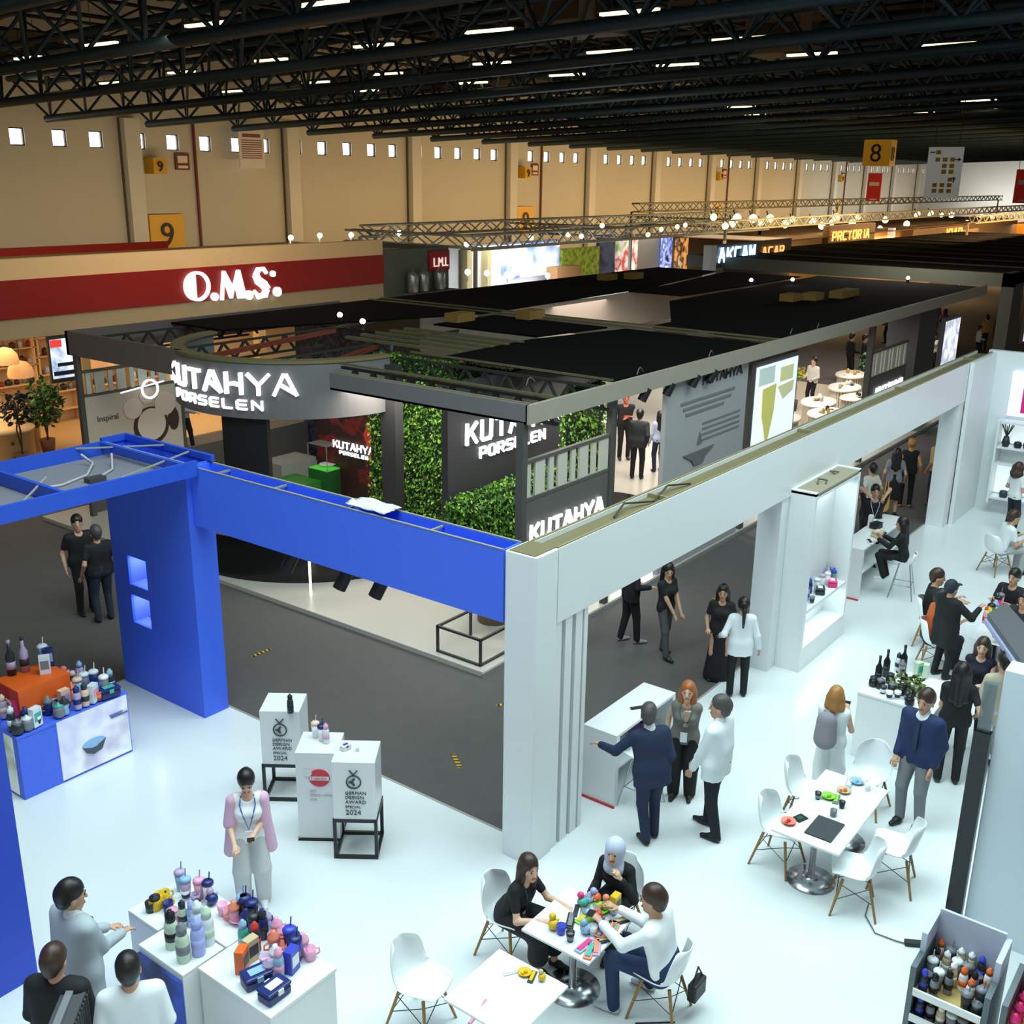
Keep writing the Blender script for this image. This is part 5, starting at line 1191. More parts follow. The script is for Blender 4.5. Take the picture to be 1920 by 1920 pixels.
        if hair == 'curly': q += [cone(Hd(math.cos(a)*.1, -.03+math.sin(a)*.05, .02), Hd(math.cos(a)*.11, -.05+math.sin(a)*.05, -.1), .05, .05, .02) for a in (0, 1.2, 2, 3.14, 4)]; q = [p for p in q if not p['neg']]+[fneg, fneg2]
    elif hair == 'pony': q = cap+[cone(Hd(0, -.105, .03), Hd(0, -.15, -.05), .035, .03, .03), cone(Hd(0, -.15, -.05), Hd(0, -.14, -.30), .032, .016, .02), fneg, fneg2]
    elif hair == 'bun': q = cap+[cone(Hd(0, -.12, .03), Hd(0, -.125, .03), .045, .045, .02), fneg, fneg2]
    elif hair == 'cap': q = cap+[cone(Hd(0, .02, .05), Hd(0, .13, .035), .06, .045, .02, (V3(0, 0, 1), .4)), fneg]
    elif hair == 'hijab': q = [cone(Hd(0, -.015, .03), Hd(0, -.02, .0), .112, .11, .02, (hx, .9)), cone(Hd(0, .0, -.1), T(0, .02, .44), .085, .10, .05), cone(Hd(.04, -.04, -.08), T(.09, -.03, .28), .08, .085, .05), cone(T(-.05, .06, .46), T(.05, .07, .46), .065, .065, .05), cone(Hd(0, .125, -.03), Hd(0, .12, -.06), .066, .06, .01, None, 0, True)]
    scl([p for p in q]) if hair != 'hijab' else scl(q[:1]+q[-1:])
    surf(q, c2*.8, 'headscarf' if hair == 'hijab' else ('cap' if hair == 'cap' else 'hair'), haircol, ob)
    if lanyard:
        lm = M(lanyard, .6); pts = [tuple(T(x, y, z)) for x, y, z in ((-.07, .03, .49), (-.085, .115, .42), (-.05, .15, .3), (0, .165, .14), (.05, .15, .3), (.085, .115, .42), (.07, .03, .49))]
        ld = B().tube(pts, .007, 5).o('lanyard', lm, ob)
        c = T(0, .175, .06); B().box(c[0]-.045, c[1]-.004, c[2]-.07, c[0]+.045, c[1]+.004, c[2]+.07).o('name_badge', M('e8f0f2', .5), ob)
    if holds: holds(ob, arms, T, Hd)
    return ob
def hold_phone(ob, arms, T, Hd, i=1):
    wr, el = arms[i][2], arms[i][1]; u = (wr-el)/np.linalg.norm(wr-el); c = wr+u*.11
    B().box(c[0]-.04, c[1]-.01, c[2]-.0, c[0]+.04, c[1]+.05, c[2]+.012).o('phone', M('14161a', .3), ob)
# ---------------------------------------------------------------- who stands where
PI = math.pi
def A(p): return (p[0], p[1])
# lower left group
g1 = G(130, 1672, 1.86)
person('man in light grey suit with green lanyard standing at the lower left blue wall', g1, (5.6, 8.0), 1.80, top='a9b4ba', coat=True, hem=-.14, shirt='d9dfe2', bottom='8f9aa2', hands=((-.1, .34, 1.02), (.08, .36, 1.04)), lanyard='0f4a44', sleeve='long', hair='short', nod=.1, cell=.009, fat=1.22, turn=-.35, shoes='2a2220')
g2 = G(100, 1798, 1.78)
person('man in black seen from behind with ribbed bag at the lower left corner', g2, (4.9, 8.2), 1.74, top='15171a', sleeve='long', bottom='1a1c20', haircol=HBR, cell=.009, fat=1.15, coat=True, hem=-.1, nod=.1, hands=((-.2, .25, 1.0), (.2, .25, 1.0)))
t = thing('ribbed_bag', 'dark grey ribbed bag with pale strap at the bottom left corner', 'bag', (g2[0]-.12, g2[1]-.3, 1.0), .75)
b = B().box(-.3, -.12, 0, .3, .08, .52)
for k in range(12): b.box(-.29+k*.05, -.14, .01, -.265+k*.05, -.12, .51)
b.o('bag_body', M('45474a', .8), t, .02); B().bar((-.32, .0, .53), (.32, .0, .53), .06, .04).bar((.3, 0, .52), (.3, 0, 0), .05).o('strap', M('73777a', .7), t)
g3 = G(240, 1815, 1.76)
person('man in plain white shirt seen from behind at the bottom left', g3, (5.0, 8.4), 1.73, top='e6eef2', sleeve='long', bottom='3a4048', cell=.009, fat=1.08, hands=((-.22, .2, .95), (.22, .2, .95)))
person('woman in white top and pink cardigan looking down at her phone', G(478, 1696), (4.4, 6.0), 1.66, True, top='f0f4f4', sleeve='half', bottom='c9cacb', lower='wide', shoes='e4e6e6', hair='pony', haircol=HB, hands=((-.06, .26, 1.08), (.16, .30, 1.0)), lanyard='2c5aa8', nod=.5, skin=SKIN2, cell=.010, coat=False,
       holds=lambda ob, arms, T, Hd: (surf([dict(a=T(sx*.15, .02, .42), b=T(sx*.22, .0, -.2), ra=.06, rb=.075, k=.04, sq=None) for sx in (-1, 1)]+[dict(a=T(-.1, -.08, .4), b=T(-.12, -.09, -.25), ra=.07, rb=.06, k=.08, sq=None), dict(a=T(.1, -.08, .4), b=T(.12, -.09, -.25), ra=.07, rb=.06, k=.08, sq=None)]+[dict(a=arms[i][0], b=arms[i][1]*.9+arms[i][0]*.1, ra=.068, rb=.075, k=.04, sq=None) for i in (0, 1)], .014, 'cardigan', M('dfb6cf', .85), ob), hold_phone(ob, arms, T, Hd, 0)))
# toy table trio
person('woman with long dark hair in black leaning on the toy table at its left', (7.62, 5.70), (7.72, 4.6), 1.68, True, sit=True, lean=.38, top='141518', sleeve='short', bottom='191a1e', lower='skirt', hair='long', haircol=HBR, hands=((-.14, .60, .80), (.2, .50, .80)), turn=-.45, nod=-.12, skin=SKIN2, lanyard='1c4a58', cell=.010, feet=((-.1, .5, 0), (.1, .42, 0)), shoes='101012')
person('woman in black dress and pale blue headscarf at the far side of the toy table', (8.62, 4.92), (7.6, 4.9), 1.64, True, sit=True, lean=.3, top='0f1012', sleeve='long', bottom='131417', lower='dress', hair='hijab', haircol=M('c3cbe0', .8), hands=((-.16, .30, 1.0), (.12, .46, .82)), turn=.2, nod=-.15, skin=SKIN2, cell=.010)
person('man in white shirt and navy trousers seated at the near right of the toy table', (7.9, 3.98), (7.75, 5.0), 1.80, sit=True, lean=.22, top='edf3f5', sleeve='long', bottom='1f3358', hair='short', haircol=HBR, hands=((-.14, .55, .86), (.14, .5, .84)), cell=.009, feet=((-.22, .38, 0), (.2, .2, 0)), shoes='c8ccd0', fat=1.08, turn=.1,
       holds=lambda ob, arms, T, Hd: hold_phone(ob, arms, T, Hd, 0))
# group at near service counter
person('man in navy suit reaching onto the white service counter', (10.34, 5.56), (11.0, 6.6), 1.72, top='1c2a48', coat=True, hem=-.13, shirt='e8eef2', sleeve='long', bottom='1c2a48', hair='short', haircol=HGR, hands=((-.46, .42, 1.12), (.18, .1, .86)), lean=.22, cell=.010, fat=1.08, turn=-.5, feet=((-.06, -.05, 0), (.1, .05, 0)))
person('red haired woman in grey waistcoat with badge behind the service counter', (11.5, 5.72), (9.6, 5.0), 1.64, True, top='77756e', sleeve='none', nod=-.15, bottom='101214', lower='wide', hair='long', haircol=HRD, hands=((-.03, .2, 1.34), (.26, -.02, .86)), lanyard='3a6a70', skin=SKIN2, cell=.010, shirt=None, hem=-.06)
person('tall man in loose white shirt and black trousers seen from the side', (10.98, 5.0), (10.95, 6.4), 1.80, top='e4eef2', sleeve='long', bottom='16181e', hair='short', haircol=HGR, hem=-.12, coat=True, shirt='e4eef2', hands=((-.2, .2, .84), (-.12, .24, .86)), cell=.010, fat=1.18, turn=.3, feet=((-.12, -.1, 0), (.12, .12, 0)), shoes='14141a')
# walkway
person('woman in white jacket with dark ponytail seen from behind', G(1380, 1308), (16.2, 7.4), 1.66, True, top='e9f1f4', coat=True, hem=-.15, sleeve='long', bottom='121416', hair='pony', hands=((-.3, .12, 1.0), (.3, .05, .84)), cell=.013)
person('woman with long black hair in dark dress facing the woman in white jacket', (15.1, 7.0), (13.6, 6.4), 1.62, True, top='1c1c1a', sleeve='short', bottom='171719', lower='dress', hair='long', hands=((-.2, .2, 1.0), (.2, .2, 1.0)), cell=.014, z0=0)
person('woman in black top and grey trousers walking on the dark carpet', G(1243, 1228), (14.9, 6.3), 1.66, True, top='161618', sleeve='short', bottom='4b4a4c', hair='long', hands=((-.1, .26, .86), (.08, .28, .86)), feet=((-.12, -.12, 0), (.14, .2, 0)), nod=.2, cell=.013, z0=0, shoes='141414', turn=-.6)
person('person in black whose head is hidden by the white beam', G(1178, 1204), (16.4, 8.2), 1.70, top='121214', sleeve='long', bottom='121214', hands=((-.2, .2, 1.0), (.22, .25, 1.05)), cell=.014, z0=0, feet=((-.1, -.1, 0), (.1, .12, 0)), shoes='8a8a8c', coat=True, fat=1.1)
# two men by blue pillar
person('bearded man in black shirt standing left of the blue pillar', G(163, 1148), (9.9, 16.2), 1.80, top='131315', sleeve='short', bottom='17181c', hands=((-.28, 0, .86), (.28, .05, .86)), cell=.013, z0=0, turn=-.3)
person('grey capped man in black shirt and jeans seen from behind by the blue pillar', G(198, 1164), (10.6, 19.2), 1.74, top='121315', sleeve='short', bottom='1d2b3a', hair='short', haircol=HGR, hands=((-.29, .05, .88), (.29, 0, .88)), cell=.013, z0=0, fat=1.1)
person('person in grey brown top seen between blue pillar and black curved counter', (14.0, 19.3), (15, 18), 1.7, top='4a4038', sleeve='short', bottom='22242a', z0=.1, cell=.02, detail=False, hands=((-.2, .2, 1), (.2, .2, 1)))
# right half standing people
def backpack(ob, arms, T, Hd):
    surf([dict(a=T(-.05, -.2, .36), b=T(-.05, -.2, .1), ra=.13, rb=.15, k=.05, sq=(V3(0, 1, 0), .75))], .013, 'backpack', M('8d8a92', .8), ob)
    B().tube([tuple(T(-.1, .1, .3)), tuple(T(-.12, .02, .47)), tuple(T(-.1, -.12, .42))], .018, 5).o('backpack_strap', M('7b7880', .8), ob)
    hold_phone(ob, arms, T, Hd, 1)
person('blonde woman with grey backpack and white jacket at her waist', (12.60, 4.14), (13.6, 4.3), 1.64, True, top='e4ecee', sleeve='none', bottom='f0f4f4', lower='wide', hair='bob', haircol=HBL, hands=((-.1, .25, 1.2), (.14, .24, 1.28)), skin=SKIN2, cell=.011, holds=backpack, shoes='505458')
person('man in navy blazer and grey trousers standing at the bar counter', (12.75, 3.06), (11.6, 3.3), 1.80, top='1b2d56', coat=True, hem=-.06, shirt='e6ecf0', tie='1c2c4a', sleeve='long', bottom='7b8084', hair='short', haircol=HBR, hands=((-.2, .06, .86), (.2, .12, .88)), cell=.010, fat=1.12, nod=.1, shoes='16181c')
person('woman with long black hair in black clothes seen from behind at the bar', (14.1, 2.98), (15.4, 3.4), 1.76, True, top='131416', sleeve='short', bottom='111314', hair='long', hands=((-.1, .3, 1.1), (.25, .05, 1.0)), cell=.012, shoes='2a2a2a')
person('woman in navy top with brown hair facing the camera by the pale shirted person', (15.35, 3.02), (13.9, 2.9), 1.68, True, top='14172a', sleeve='none', bottom='11131c', hair='long', haircol=HBR, hands=((-.1, .35, 1.15), (.1, .35, 1.15)), skin=SKIN2, cell=.012, shoes='14161c')
person('person with short black hair in beige patterned shirt from behind', (14.80, 2.60), (15.6, 3.4), 1.70, top='b5ad94', sleeve='long', bottom='c8ccd0', hem=-.16, hands=((-.3, .2, 1.05), (.2, .25, .95)), cell=.012)
# seated round the goods table
person('man in black shirt seated at the far table, looking right', (18.75, 4.72), (19.2, 3.4), 1.78, sit=True, top='101413', sleeve='short', bottom='17191c', haircol=HBR, hands=((-.1, .42, .84), (.15, .4, .84)), lean=.15, cell=.013, turn=.0)
person('man in orange shirt seated with back to camera beside the dark coats', (17.8, 4.4), (18.3, 3.5), 1.74, sit=True, top='c9602e', sleeve='short', bottom='22242a', hands=((-.2, .4, .84), (.15, .4, .84)), lean=.2, cell=.014)
person('person in black coat and dark cap standing over the far table', (17.45, 4.05), (18.6, 3.3), 1.62, top='0d0f10', coat=True, hem=-.3, sleeve='long', bottom='101214', hair='cap', haircol=M('1e2a34', .7), hands=((-.15, .4, 1.2), (.3, .35, 1.3)), cell=.013, fat=1.2)
person('man with swept dark hair in black tee seated at right facing left', (19.75, 3.52), (18.4, 3.9), 1.76, sit=True, top='15181c', sleeve='short', bottom='17191c', hands=((-.1, .4, .84), (.15, .4, .84)), lean=.1, cell=.013)
person('man with black hair partly cut by the right photo edge, in dark shirt', (18.75, 3.1), (17.4, 3.6), 1.76, sit=True, top='232b2c', sleeve='short', bottom='17191c', hands=((-.1, .4, .84), (.15, .4, .84)), lean=.15, cell=.014)
person('woman in black with long dark hair sitting on the bar stool at the far counter', (20.75, 5.8), (20.6, 6.9), 1.70, True, sit=True, seat=.76, top='0f1011', sleeve='long', bottom='101113', hair='long', hands=((-.14, .48, 1.18), (.14, .44, 1.18)), lean=.15, cell=.013, feet=((-.1, .32, .30), (.12, .3, .28)), shoes='e8e8ea')
person('man with badge raising a phone to his face behind the far counter', (22.15, 6.95), (20.0, 5.6), 1.70, top='14161a', sleeve='short', bottom='17191c', hands=((-.14, .2, 1.52), (.14, .2, 1.52)), lanyard='c8d8dc', cell=.014, z0=0)
person('man in white tee seated at the right edge with arms on a table', (23.45, 4.60), (24.3, 3.4), 1.76, sit=True, top='e2eaec', sleeve='short', bottom='a8acac', haircol=HBR, hands=((-.1, .42, .8), (.15, .42, .8)), lean=.3, cell=.015)
person('curly haired woman in white tee standing by the lit shelves', (26.5, 5.05), (27.6, 4.2), 1.68, True, top='e8ecea', sleeve='short', bottom='16202c', hair='curly', haircol=HBR, hands=((-.2, .2, 1.0), (.2, .25, 1.0)), cell=.016)
person('woman in sleeveless black outfit with tanned arms walking away in the aisle', G(1695, 950), (29.3, 8.6), 1.74, True, top='121214', sleeve='none', bottom='131315', hair='bun', haircol=HBL, hands=((-.27, .05, .86), (.27, .02, .86)), skin=M('d08a50', .5), cell=.016, z0=0, shoes='d0a068')
person('woman in grey tee and black skirt walking behind the sleeveless woman', G(1668, 965), (29, 9), 1.66, True, top='83838a', sleeve='short', bottom='141416', lower='skirt', hair='long', hands=((-.25, .05, .9), (.25, .05, .9)), cell=.018, z0=0)
person('man in pale yellow shirt and dark trousers at the far white column', G(1750, 950), (28.8, 8.6), 1.80, top='d3b878', sleeve='half', bottom='26262e', hands=((-.26, .05, .88), (.26, .05, .88)), cell=.016, z0=0)
yb = G(1622, 1000); person('woman carrying a yellow bag mostly hidden by the display tower', yb, (25, 9), 1.66, True, top='d8d4c8', sleeve='short', bottom='2a2420', hands=((-.25, .05, .9), (.25, .05, .9)), cell=.02, z0=0, detail=False)
t = thing('yellow_bag', 'bright yellow shoulder bag hanging beside the display tower', 'bag', (yb[0]+.1, yb[1]-.35, .62)); B().box(-.17, -.05, 0, .17, .05, .4).o('bag_body', M('d8a010', .6), t, .02); B().tube([(-.12, 0, .4), (-.08, 0, .7), (.08, 0, .7), (.12, 0, .4)], .012, 5).o('strap', M('d8a010', .6), t)
# inside the grey stand
person('man in black striped shirt with crossed arms on the stand floor', (26.3, 15.7), (24, 13.5), 1.84, top='17181a', sleeve='short', bottom='0f0f11', hands=((.05, .26, 1.12), (-.05, .24, 1.16)), cell=.018, z0=.1, skin=M('c86a4a', .5))
person('man in dark suit bending over the shelf of dishes on the stand', (24.7, 14.3), (25.6, 14.6), 1.80, top='22242a', coat=True, sleeve='long', bottom='1a1c22', hands=((-.1, .4, 1.0), (.2, .1, .9)), lean=.15, cell=.018, z0=.1)
person('person in blue and white clothes beside the bending suited man', (25.7, 14.2), (26.4, 15.2), 1.7, True, top='a8b4cc', sleeve='long', bottom='1c2438', hair='long', cell=.02, z0=.1, detail=False)
person('man in white shirt and dark trousers by the printed plates fence', G(352, 840), (20.5, 26.0), 1.80, top='a8b0b8', sleeve='long', bottom='14151c', hands=((-.2, .25, 1.0), (.2, .25, 1.0)), cell=.018, z0=0, feet=((-.1, -.15, 0), (.1, .15, 0)), shoes='5a1c24')
far = [(1590, 706, 'black suit, left of a pair by the flowers', '0e0e10', 1.8), (1614, 708, 'dark navy suit, right of a pair by the flowers', '14151f', 1.84), (1718, 704, 'black outfit with bare legs by the far tables', '0f0f12', 1.72), (1744, 694, 'white blouse reaching over a table', 'dcd8d0', 1.66), (1712, 640, 'dark jacket behind the far tables', '1a1a20', 1.7), (1766, 640, 'black tee at the far pillar', '121214', 1.7), (1750, 622, 'rust shirt at the far tables', '8a3a20', 1.66), (1843, 655, 'yellow shirt beyond the vase picture', 'c89850', 1.74), (1862, 660, 'brown top beyond the vase picture', '5a2c1c', 1.7), (1830, 668, 'white blouse crouching beyond the vase picture', 'cfc8c0', 1.5), (1722, 655, 'white shirt bending at the far tables', 'd8d4cc', 1.66), (1660, 640, 'green top beside the hanging plant', '3a4a2a', 1.66)]
for i, (px, py, lab, colr, hh) in enumerate(far):
    x, y = G(px, py, .1)
    person('distant visitor in '+lab, (x, y), random.uniform(-3, 3), hh, i % 2 == 1, top=colr, sleeve='long', bottom='15151a' if i != 2 else '5a3a2c', hair='long' if i % 3 == 2 else 'short', cell=.03, z0=.0, detail=False, hands=((-.2, .2, .95), (.2, .25, 1.0)), group='distant visitors')
for i, (x, y, lab, colr, hh) in enumerate(((38.6, 12.4, 'grey jacket, back to camera by the far tables', '3a3a40', 1.72), (37.2, 14.4, 'white shirt between two fluted tables', 'd4d0c8', 1.70), (43.2, 12.6, 'dark red top beyond the far pillar', '5c1a18', 1.66), (44.6, 13.6, 'black coat beyond the far pillar', '101014', 1.76), (30.2, 15.2, 'black suit behind the left fluted tables', '121216', 1.78))):
    person('distant visitor in '+lab, (x, y), 1.2*i, hh, i % 2 == 0, top=colr, sleeve='long', bottom='15151a', cell=.03, z0=.0 if x > 42 else .1, detail=False, hands=((-.2, .25, 1.0), (.2, .25, 1.0)), group='distant visitors')
# ================================================================ GOODS
PROTO = {}
CN = {'e9a9c4': 'pink', '1c2a6a': 'navy', 'dfe8ea': 'pale', 'c7dcc0': 'pale green', 'a9b4f0': 'lilac', 'f08a70': 'coral', '15181c': 'black', 'f0f0f0': 'white', 'd8b418': 'yellow', '8fb8d8': 'light blue', 'e83a80': 'magenta', 'e86a2a': 'orange', '3a4ac0': 'blue', '7a7e84': 'grey', '4ab0a0': 'teal', '8ac840': 'green', 'c83a30': 'red', 'e8c8b0': 'peach', '2a2f36': 'charcoal', 'b8a8c8': 'mauve', 'c8b890': 'tan'}
def good(kind, c1, c2, label, cat, xyz, rz=0., sc_=1., group=None):
    key = (kind, c1, c2); loc = tuple(xyz)
    if key not in PROTO:
        m1 = M(c1, .35); m2 = M(c2, .4)
        t = thing({'bottle': 'bottle', 'tumbler': 'tumbler', 'mug': 'mug', 'lunch': 'lunch_box', 'carton': 'carton', 'cup': 'cup', 'wine': 'wine_bottle', 'jar': 'jar', 'bowl': 'bowl', 'toy': 'toy_figure', 'tray': 'tray', 'sipper': 'sippy_cup'}[kind], label, cat, loc, rz, group)
        if kind == 'bottle':
            B().lathe([(0, 0), (.033, 0), (.035, .01), (.035, .13), (.03, .15), (.022, .16), (0, .16)], n=14).o('body', m1, t)
            B().lathe([(0, .16), (.026, .16), (.026, .20), (.012, .205), (.012, .22), (0, .22)], n=12).o('cap', m2, t); B().lathe([(.0355, .05), (.0358, .05), (.0358, .10), (.0355, .10)], n=14).o('printed_band', m2, t)
        elif kind == 'tumbler':
            B().lathe([(0, 0), (.032, 0), (.043, .15), (0, .15)], n=14).o('body', m1, t); B().lathe([(0, .15), (.046, .15), (.046, .17), (.03, .185), (0, .185)], n=14).o('lid', m2, t); B().tube([(.012, 0, .18), (.02, 0, .25)], .005, 6).o('straw', m2, t)
        elif kind == 'sipper':
            B().lathe([(0, 0), (.035, 0), (.04, .02), (.033, .06), (.04, .1), (0, .1)], n=14).o('body', m1, t); B().lathe([(0, .1), (.042, .1), (.04, .125), (.018, .14), (.016, .165), (0, .168)], n=12).o('lid', m2, t)
            for s in (-1, 1): B().tube([(s*.036, 0, .09), (s*.068, 0, .08), (s*.07, 0, .05), (s*.037, 0, .035)], .007, 6).o('handle', m2, t)
        elif kind == 'mug':
            B().lathe([(0, 0), (.035, 0), (.04, .085), (.036, .085), (.032, .008), (0, .008)], n=16).o('body', m1, t); B().tube([(.036, 0, .07), (.062, 0, .065), (.062, 0, .03), (.036, 0, .02)], .006, 6).o('handle', m2, t)
        elif kind == 'cup':
            B().lathe([(0, 0), (.026, 0), (.038, .09), (.035, .09), (.024, .006), (0, .006)], n=14).o('body', m1, t); B().lathe([(.0275, .02), (.029, .02), (.035, .06), (.0335, .06)], n=14).o('printed_band', m2, t)
        elif kind == 'lunch':
            B().box(-.09, -.06, 0, .09, .06, .065).o('base', m1, t, .015); B().box(-.093, -.063, .067, .093, .063, .09).o('lid', m1, t, .012); B().box(-.05, -.03, .0905, .05, .03, .093).o('printed_picture', m2, t)
            for s in (-1, 1): B().box(-.02, s*.063-.006, .05, .02, s*.063+.006, .085).o('clip', m2, t)
        elif kind == 'carton':
            B().box(-.045, -.03, 0, .045, .03, .17).o('box', m1, t); B().box(-.035, -.032, .05, .035, -.03, .13).o('printed_picture', m2, t)
        elif kind == 'wine':
            B().lathe([(0, 0), (.038, 0), (.038, .19), (.015, .24), (.014, .30), (0, .30)], n=14).o('body', m1, t); B().lathe([(0, .3), (.016, .3), (.016, .33), (0, .33)], n=10).o('cap', m2, t); B().lathe([(.0385, .06), (.039, .06), (.039, .13), (.0385, .13)], n=14).o('printed_band', m2, t)
        elif kind == 'jar':
            B().lathe([(0, 0), (.045, 0), (.05, .02), (.05, .07), (.04, .09), (0, .09)], n=14).o('body', m1, t); B().lathe([(0, .09), (.042, .09), (.042, .11), (.01, .115), (.01, .13), (0, .13)], n=12).o('lid', m2, t)
        elif kind == 'bowl':
            B().lathe([(0, 0), (.04, 0), (.085, .035), (.08, .037), (.038, .006), (0, .006)], n=18).o('body', m1, t); B().ball((.02, 0, .02), .025, 8).ball((-.03, .02, .02), .022, 8).o('snack', m2, t)
        elif kind == 'tray':
            B().box(-.1, -.035, 0, .1, .035, .02).o('base', m1, t, .006); B().box(-.08, -.02, .02, .08, .02, .028).o('insert', m2, t)
        elif kind == 'toy':
            B().ball((0, 0, .05), .05, 12, sz=.9).o('body', m1, t); B().ball((.0, .02, .11), .032, 10).o('head', m2, t); B().tube([(-.05, 0, .05), (.05, 0, .08)], .012, 6).o('arm', m2, t)
        PROTO[key] = t
        if sc_ != 1: t.scale = (sc_,)*3
        return t
    r = dup(PROTO[key], label, loc, rz, group, scale=sc_); return r
KC = {'bottle': 'bottle', 'tumbler': 'tumbler', 'mug': 'mug', 'cup': 'cup', 'lunch': 'lunch box', 'carton': 'box', 'wine': 'bottle', 'jar': 'jar', 'bowl': 'bowl', 'toy': 'toy', 'tray': 'tray', 'sipper': 'cup'}
used = {}
def ordl(n): return ordn(n) if n < 29 else 'number %d' % (n+1)
BND = {'on the left blue counter': (6.05, 7.56, 12.58, 13.68), 'on the furthest low counter': (4.88, 5.5, 7.2, 8.32), 'on the blue screen counter': (4.67, 5.04, 7.22, 7.8),  'on the toy table': (7.3, 8.05, 4.5, 5.2), 'on the long white table': (10.47, 12.05, 3.24, 3.95), 'on the white bar counter': (14.05, 15.05, 3.3, 4.25), 'in the display tower niche': (16.25, 18.0, 6.05, 6.3), 'on the far meeting table': (17.65, 19.35, 2.95, 3.65), 'on the far service counter': (20.0, 22.5, 6.42, 6.78)}
def cluster(where, grp, items, z, sc_=1.15):
    """items: (pixel x, pixel y of base, kind, colour, colour2)"""
    order = sorted(range(len(items)), key=lambda i: items[i][0])
    cnt = {}
    for i in order:
        px, py, kind, c1, c2 = items[i][:5]; zz = items[i][5] if len(items[i]) > 5 else z
        k = (CN[c1], CN[c2], KC[kind]); n = cnt.get(k, 0); cnt[k] = n+1
        tot = sum(1 for q in items if (CN[q[3]], CN[q[4]], KC[q[2]]) == k)
        if c1 == c2: nm = '%s %s' % (CN[c1], KC[kind])
        else: nm = '%s %s with %s %s' % (CN[c1], KC[kind], CN[c2], {'bottle': 'cap', 'tumbler': 'lid', 'mug': 'handle', 'cup': 'print', 'lunch': 'print', 'carton': 'picture', 'wine': 'cap', 'jar': 'lid', 'bowl': 'snack', 'toy': 'head', 'tray': 'insert', 'sipper': 'lid'}[kind])
        l = nm+' '+where+(', %s from left' % ordl(n) if tot > 1 else '')
        x, y = G(px, py, zz); bd = BND.get(where)
        if zz == 1.41: bd = (6.3, 6.94, 12.9, 13.4)
        if where == 'on the pink goods counter':
            bd = (4.84, 5.49, 6.21, 7.08) if y < 7.12 else (5.17, 5.49, 7.2, 8.2)
        if bd: x = min(max(x, bd[0]), bd[1]); y = min(max(y, bd[2]), bd[3])
        good(kind, c1, c2, l, KC[kind], (x, y, zz), random.uniform(-.6, .6), sc_, grp)
# left blue counter
zt = .985
it = [(18, 1262, 'wine', '2a2f36', 'b8a8c8', 1.41), (28, 1385, 'jar', '2a2f36', '7a7e84'), (14, 1372, 'bottle', '2a2f36', 'dfe8ea'), (40, 1345, 'sipper', '1c2a6a', 'd8b418'), (8, 1345, 'bottle', 'b8a8c8', 'e8c8b0'), (20, 1330, 'carton', 'e9a9c4', 'b8a8c8'), (38, 1345, 'carton', 'e83a80', 'b8a8c8'), (50, 1358, 'sipper', '7a7e84', '1c2a6a'), (58, 1370, 'jar', '7a7e84', 'dfe8ea'), (72, 1362, 'carton', 'dfe8ea', '4ab0a0'), (83, 1366, 'cup', 'dfe8ea', '2a2f36'), (92, 1337, 'sipper', '1c2a6a', '7a7e84'), (104, 1322, 'lunch', '8fb8d8', '1c2a6a'), (122, 1325, 'carton', 'e8c8b0', 'b8a8c8'), (135, 1345, 'sipper', '8fb8d8', '2a2f36'), (126, 1350, 'jar', '7a7e84', '4ab0a0'), (150, 1330, 'bottle', 'b8a8c8', '1c2a6a'), (148, 1305, 'tumbler', '8fb8d8', 'e8c8b0'), (160, 1295, 'tumbler', '7a7e84', 'dfe8ea'), (172, 1328, 'bottle', 'e8c8b0', '2a2f36'), (176, 1315, 'carton', 'dfe8ea', 'e9a9c4'), (178, 1290, 'tumbler', '1c2a6a', 'dfe8ea'), (198, 1318, 'cup', 'e86a2a', 'f08a70'), (197, 1300, 'tumbler', '7a7e84', 'f0f0f0'), (212, 1308, 'lunch', '1c2a6a', '4ab0a0'), (209, 1295, 'bottle', '2a2f36', '8fb8d8'), (138, 1285, 'toy', '2a2f36', 'e8c8b0'), (125, 1275, 'toy', 'e9a9c4', 'f08a70'), (152, 1280, 'bottle', 'b8a8c8', '8fb8d8'), (135, 1310, 'sipper', 'e9a9c4', 'f08a70'), (112, 1290, 'bottle', '2a2f36', '1c2a6a'),
      (48, 1258, 'wine', 'b8a8c8', '2a2f36', 1.41), (66, 1232, 'tumbler', '7a7e84', 'f0f0f0', 1.41), (84, 1245, 'carton', '8fb8d8', 'dfe8ea', 1.41), (98, 1246, 'carton', '1c2a6a', '8fb8d8', 1.41), (86, 1262, 'carton', 'dfe8ea', '7a7e84', 1.41)]
cluster('on the left blue counter', 'goods on the left blue counter', it, zt, 1.55)
# award stand items
cluster('on the furthest white award box', 'goods on the award boxes', [(545, 1336, 'bottle', '2a2f36', '15181c')], 1.36, 1.2)
cluster('behind the red emblem award box', 'goods on the award boxes', [(592, 1382, 'tumbler', 'f0f0f0', 'e8c8b0'), (604, 1388, 'tumbler', 'f0f0f0', '1c2a6a'), (612, 1392, 'bottle', 'dfe8ea', 'e9a9c4')], 1.27, 1.2)
cluster('on the nearest award box', 'goods on the award boxes', [(648, 1404, 'lunch', 'f0f0f0', '3a4ac0'), (670, 1408, 'cup', 'f0f0f0', 'dfe8ea')], 1.36, .7)
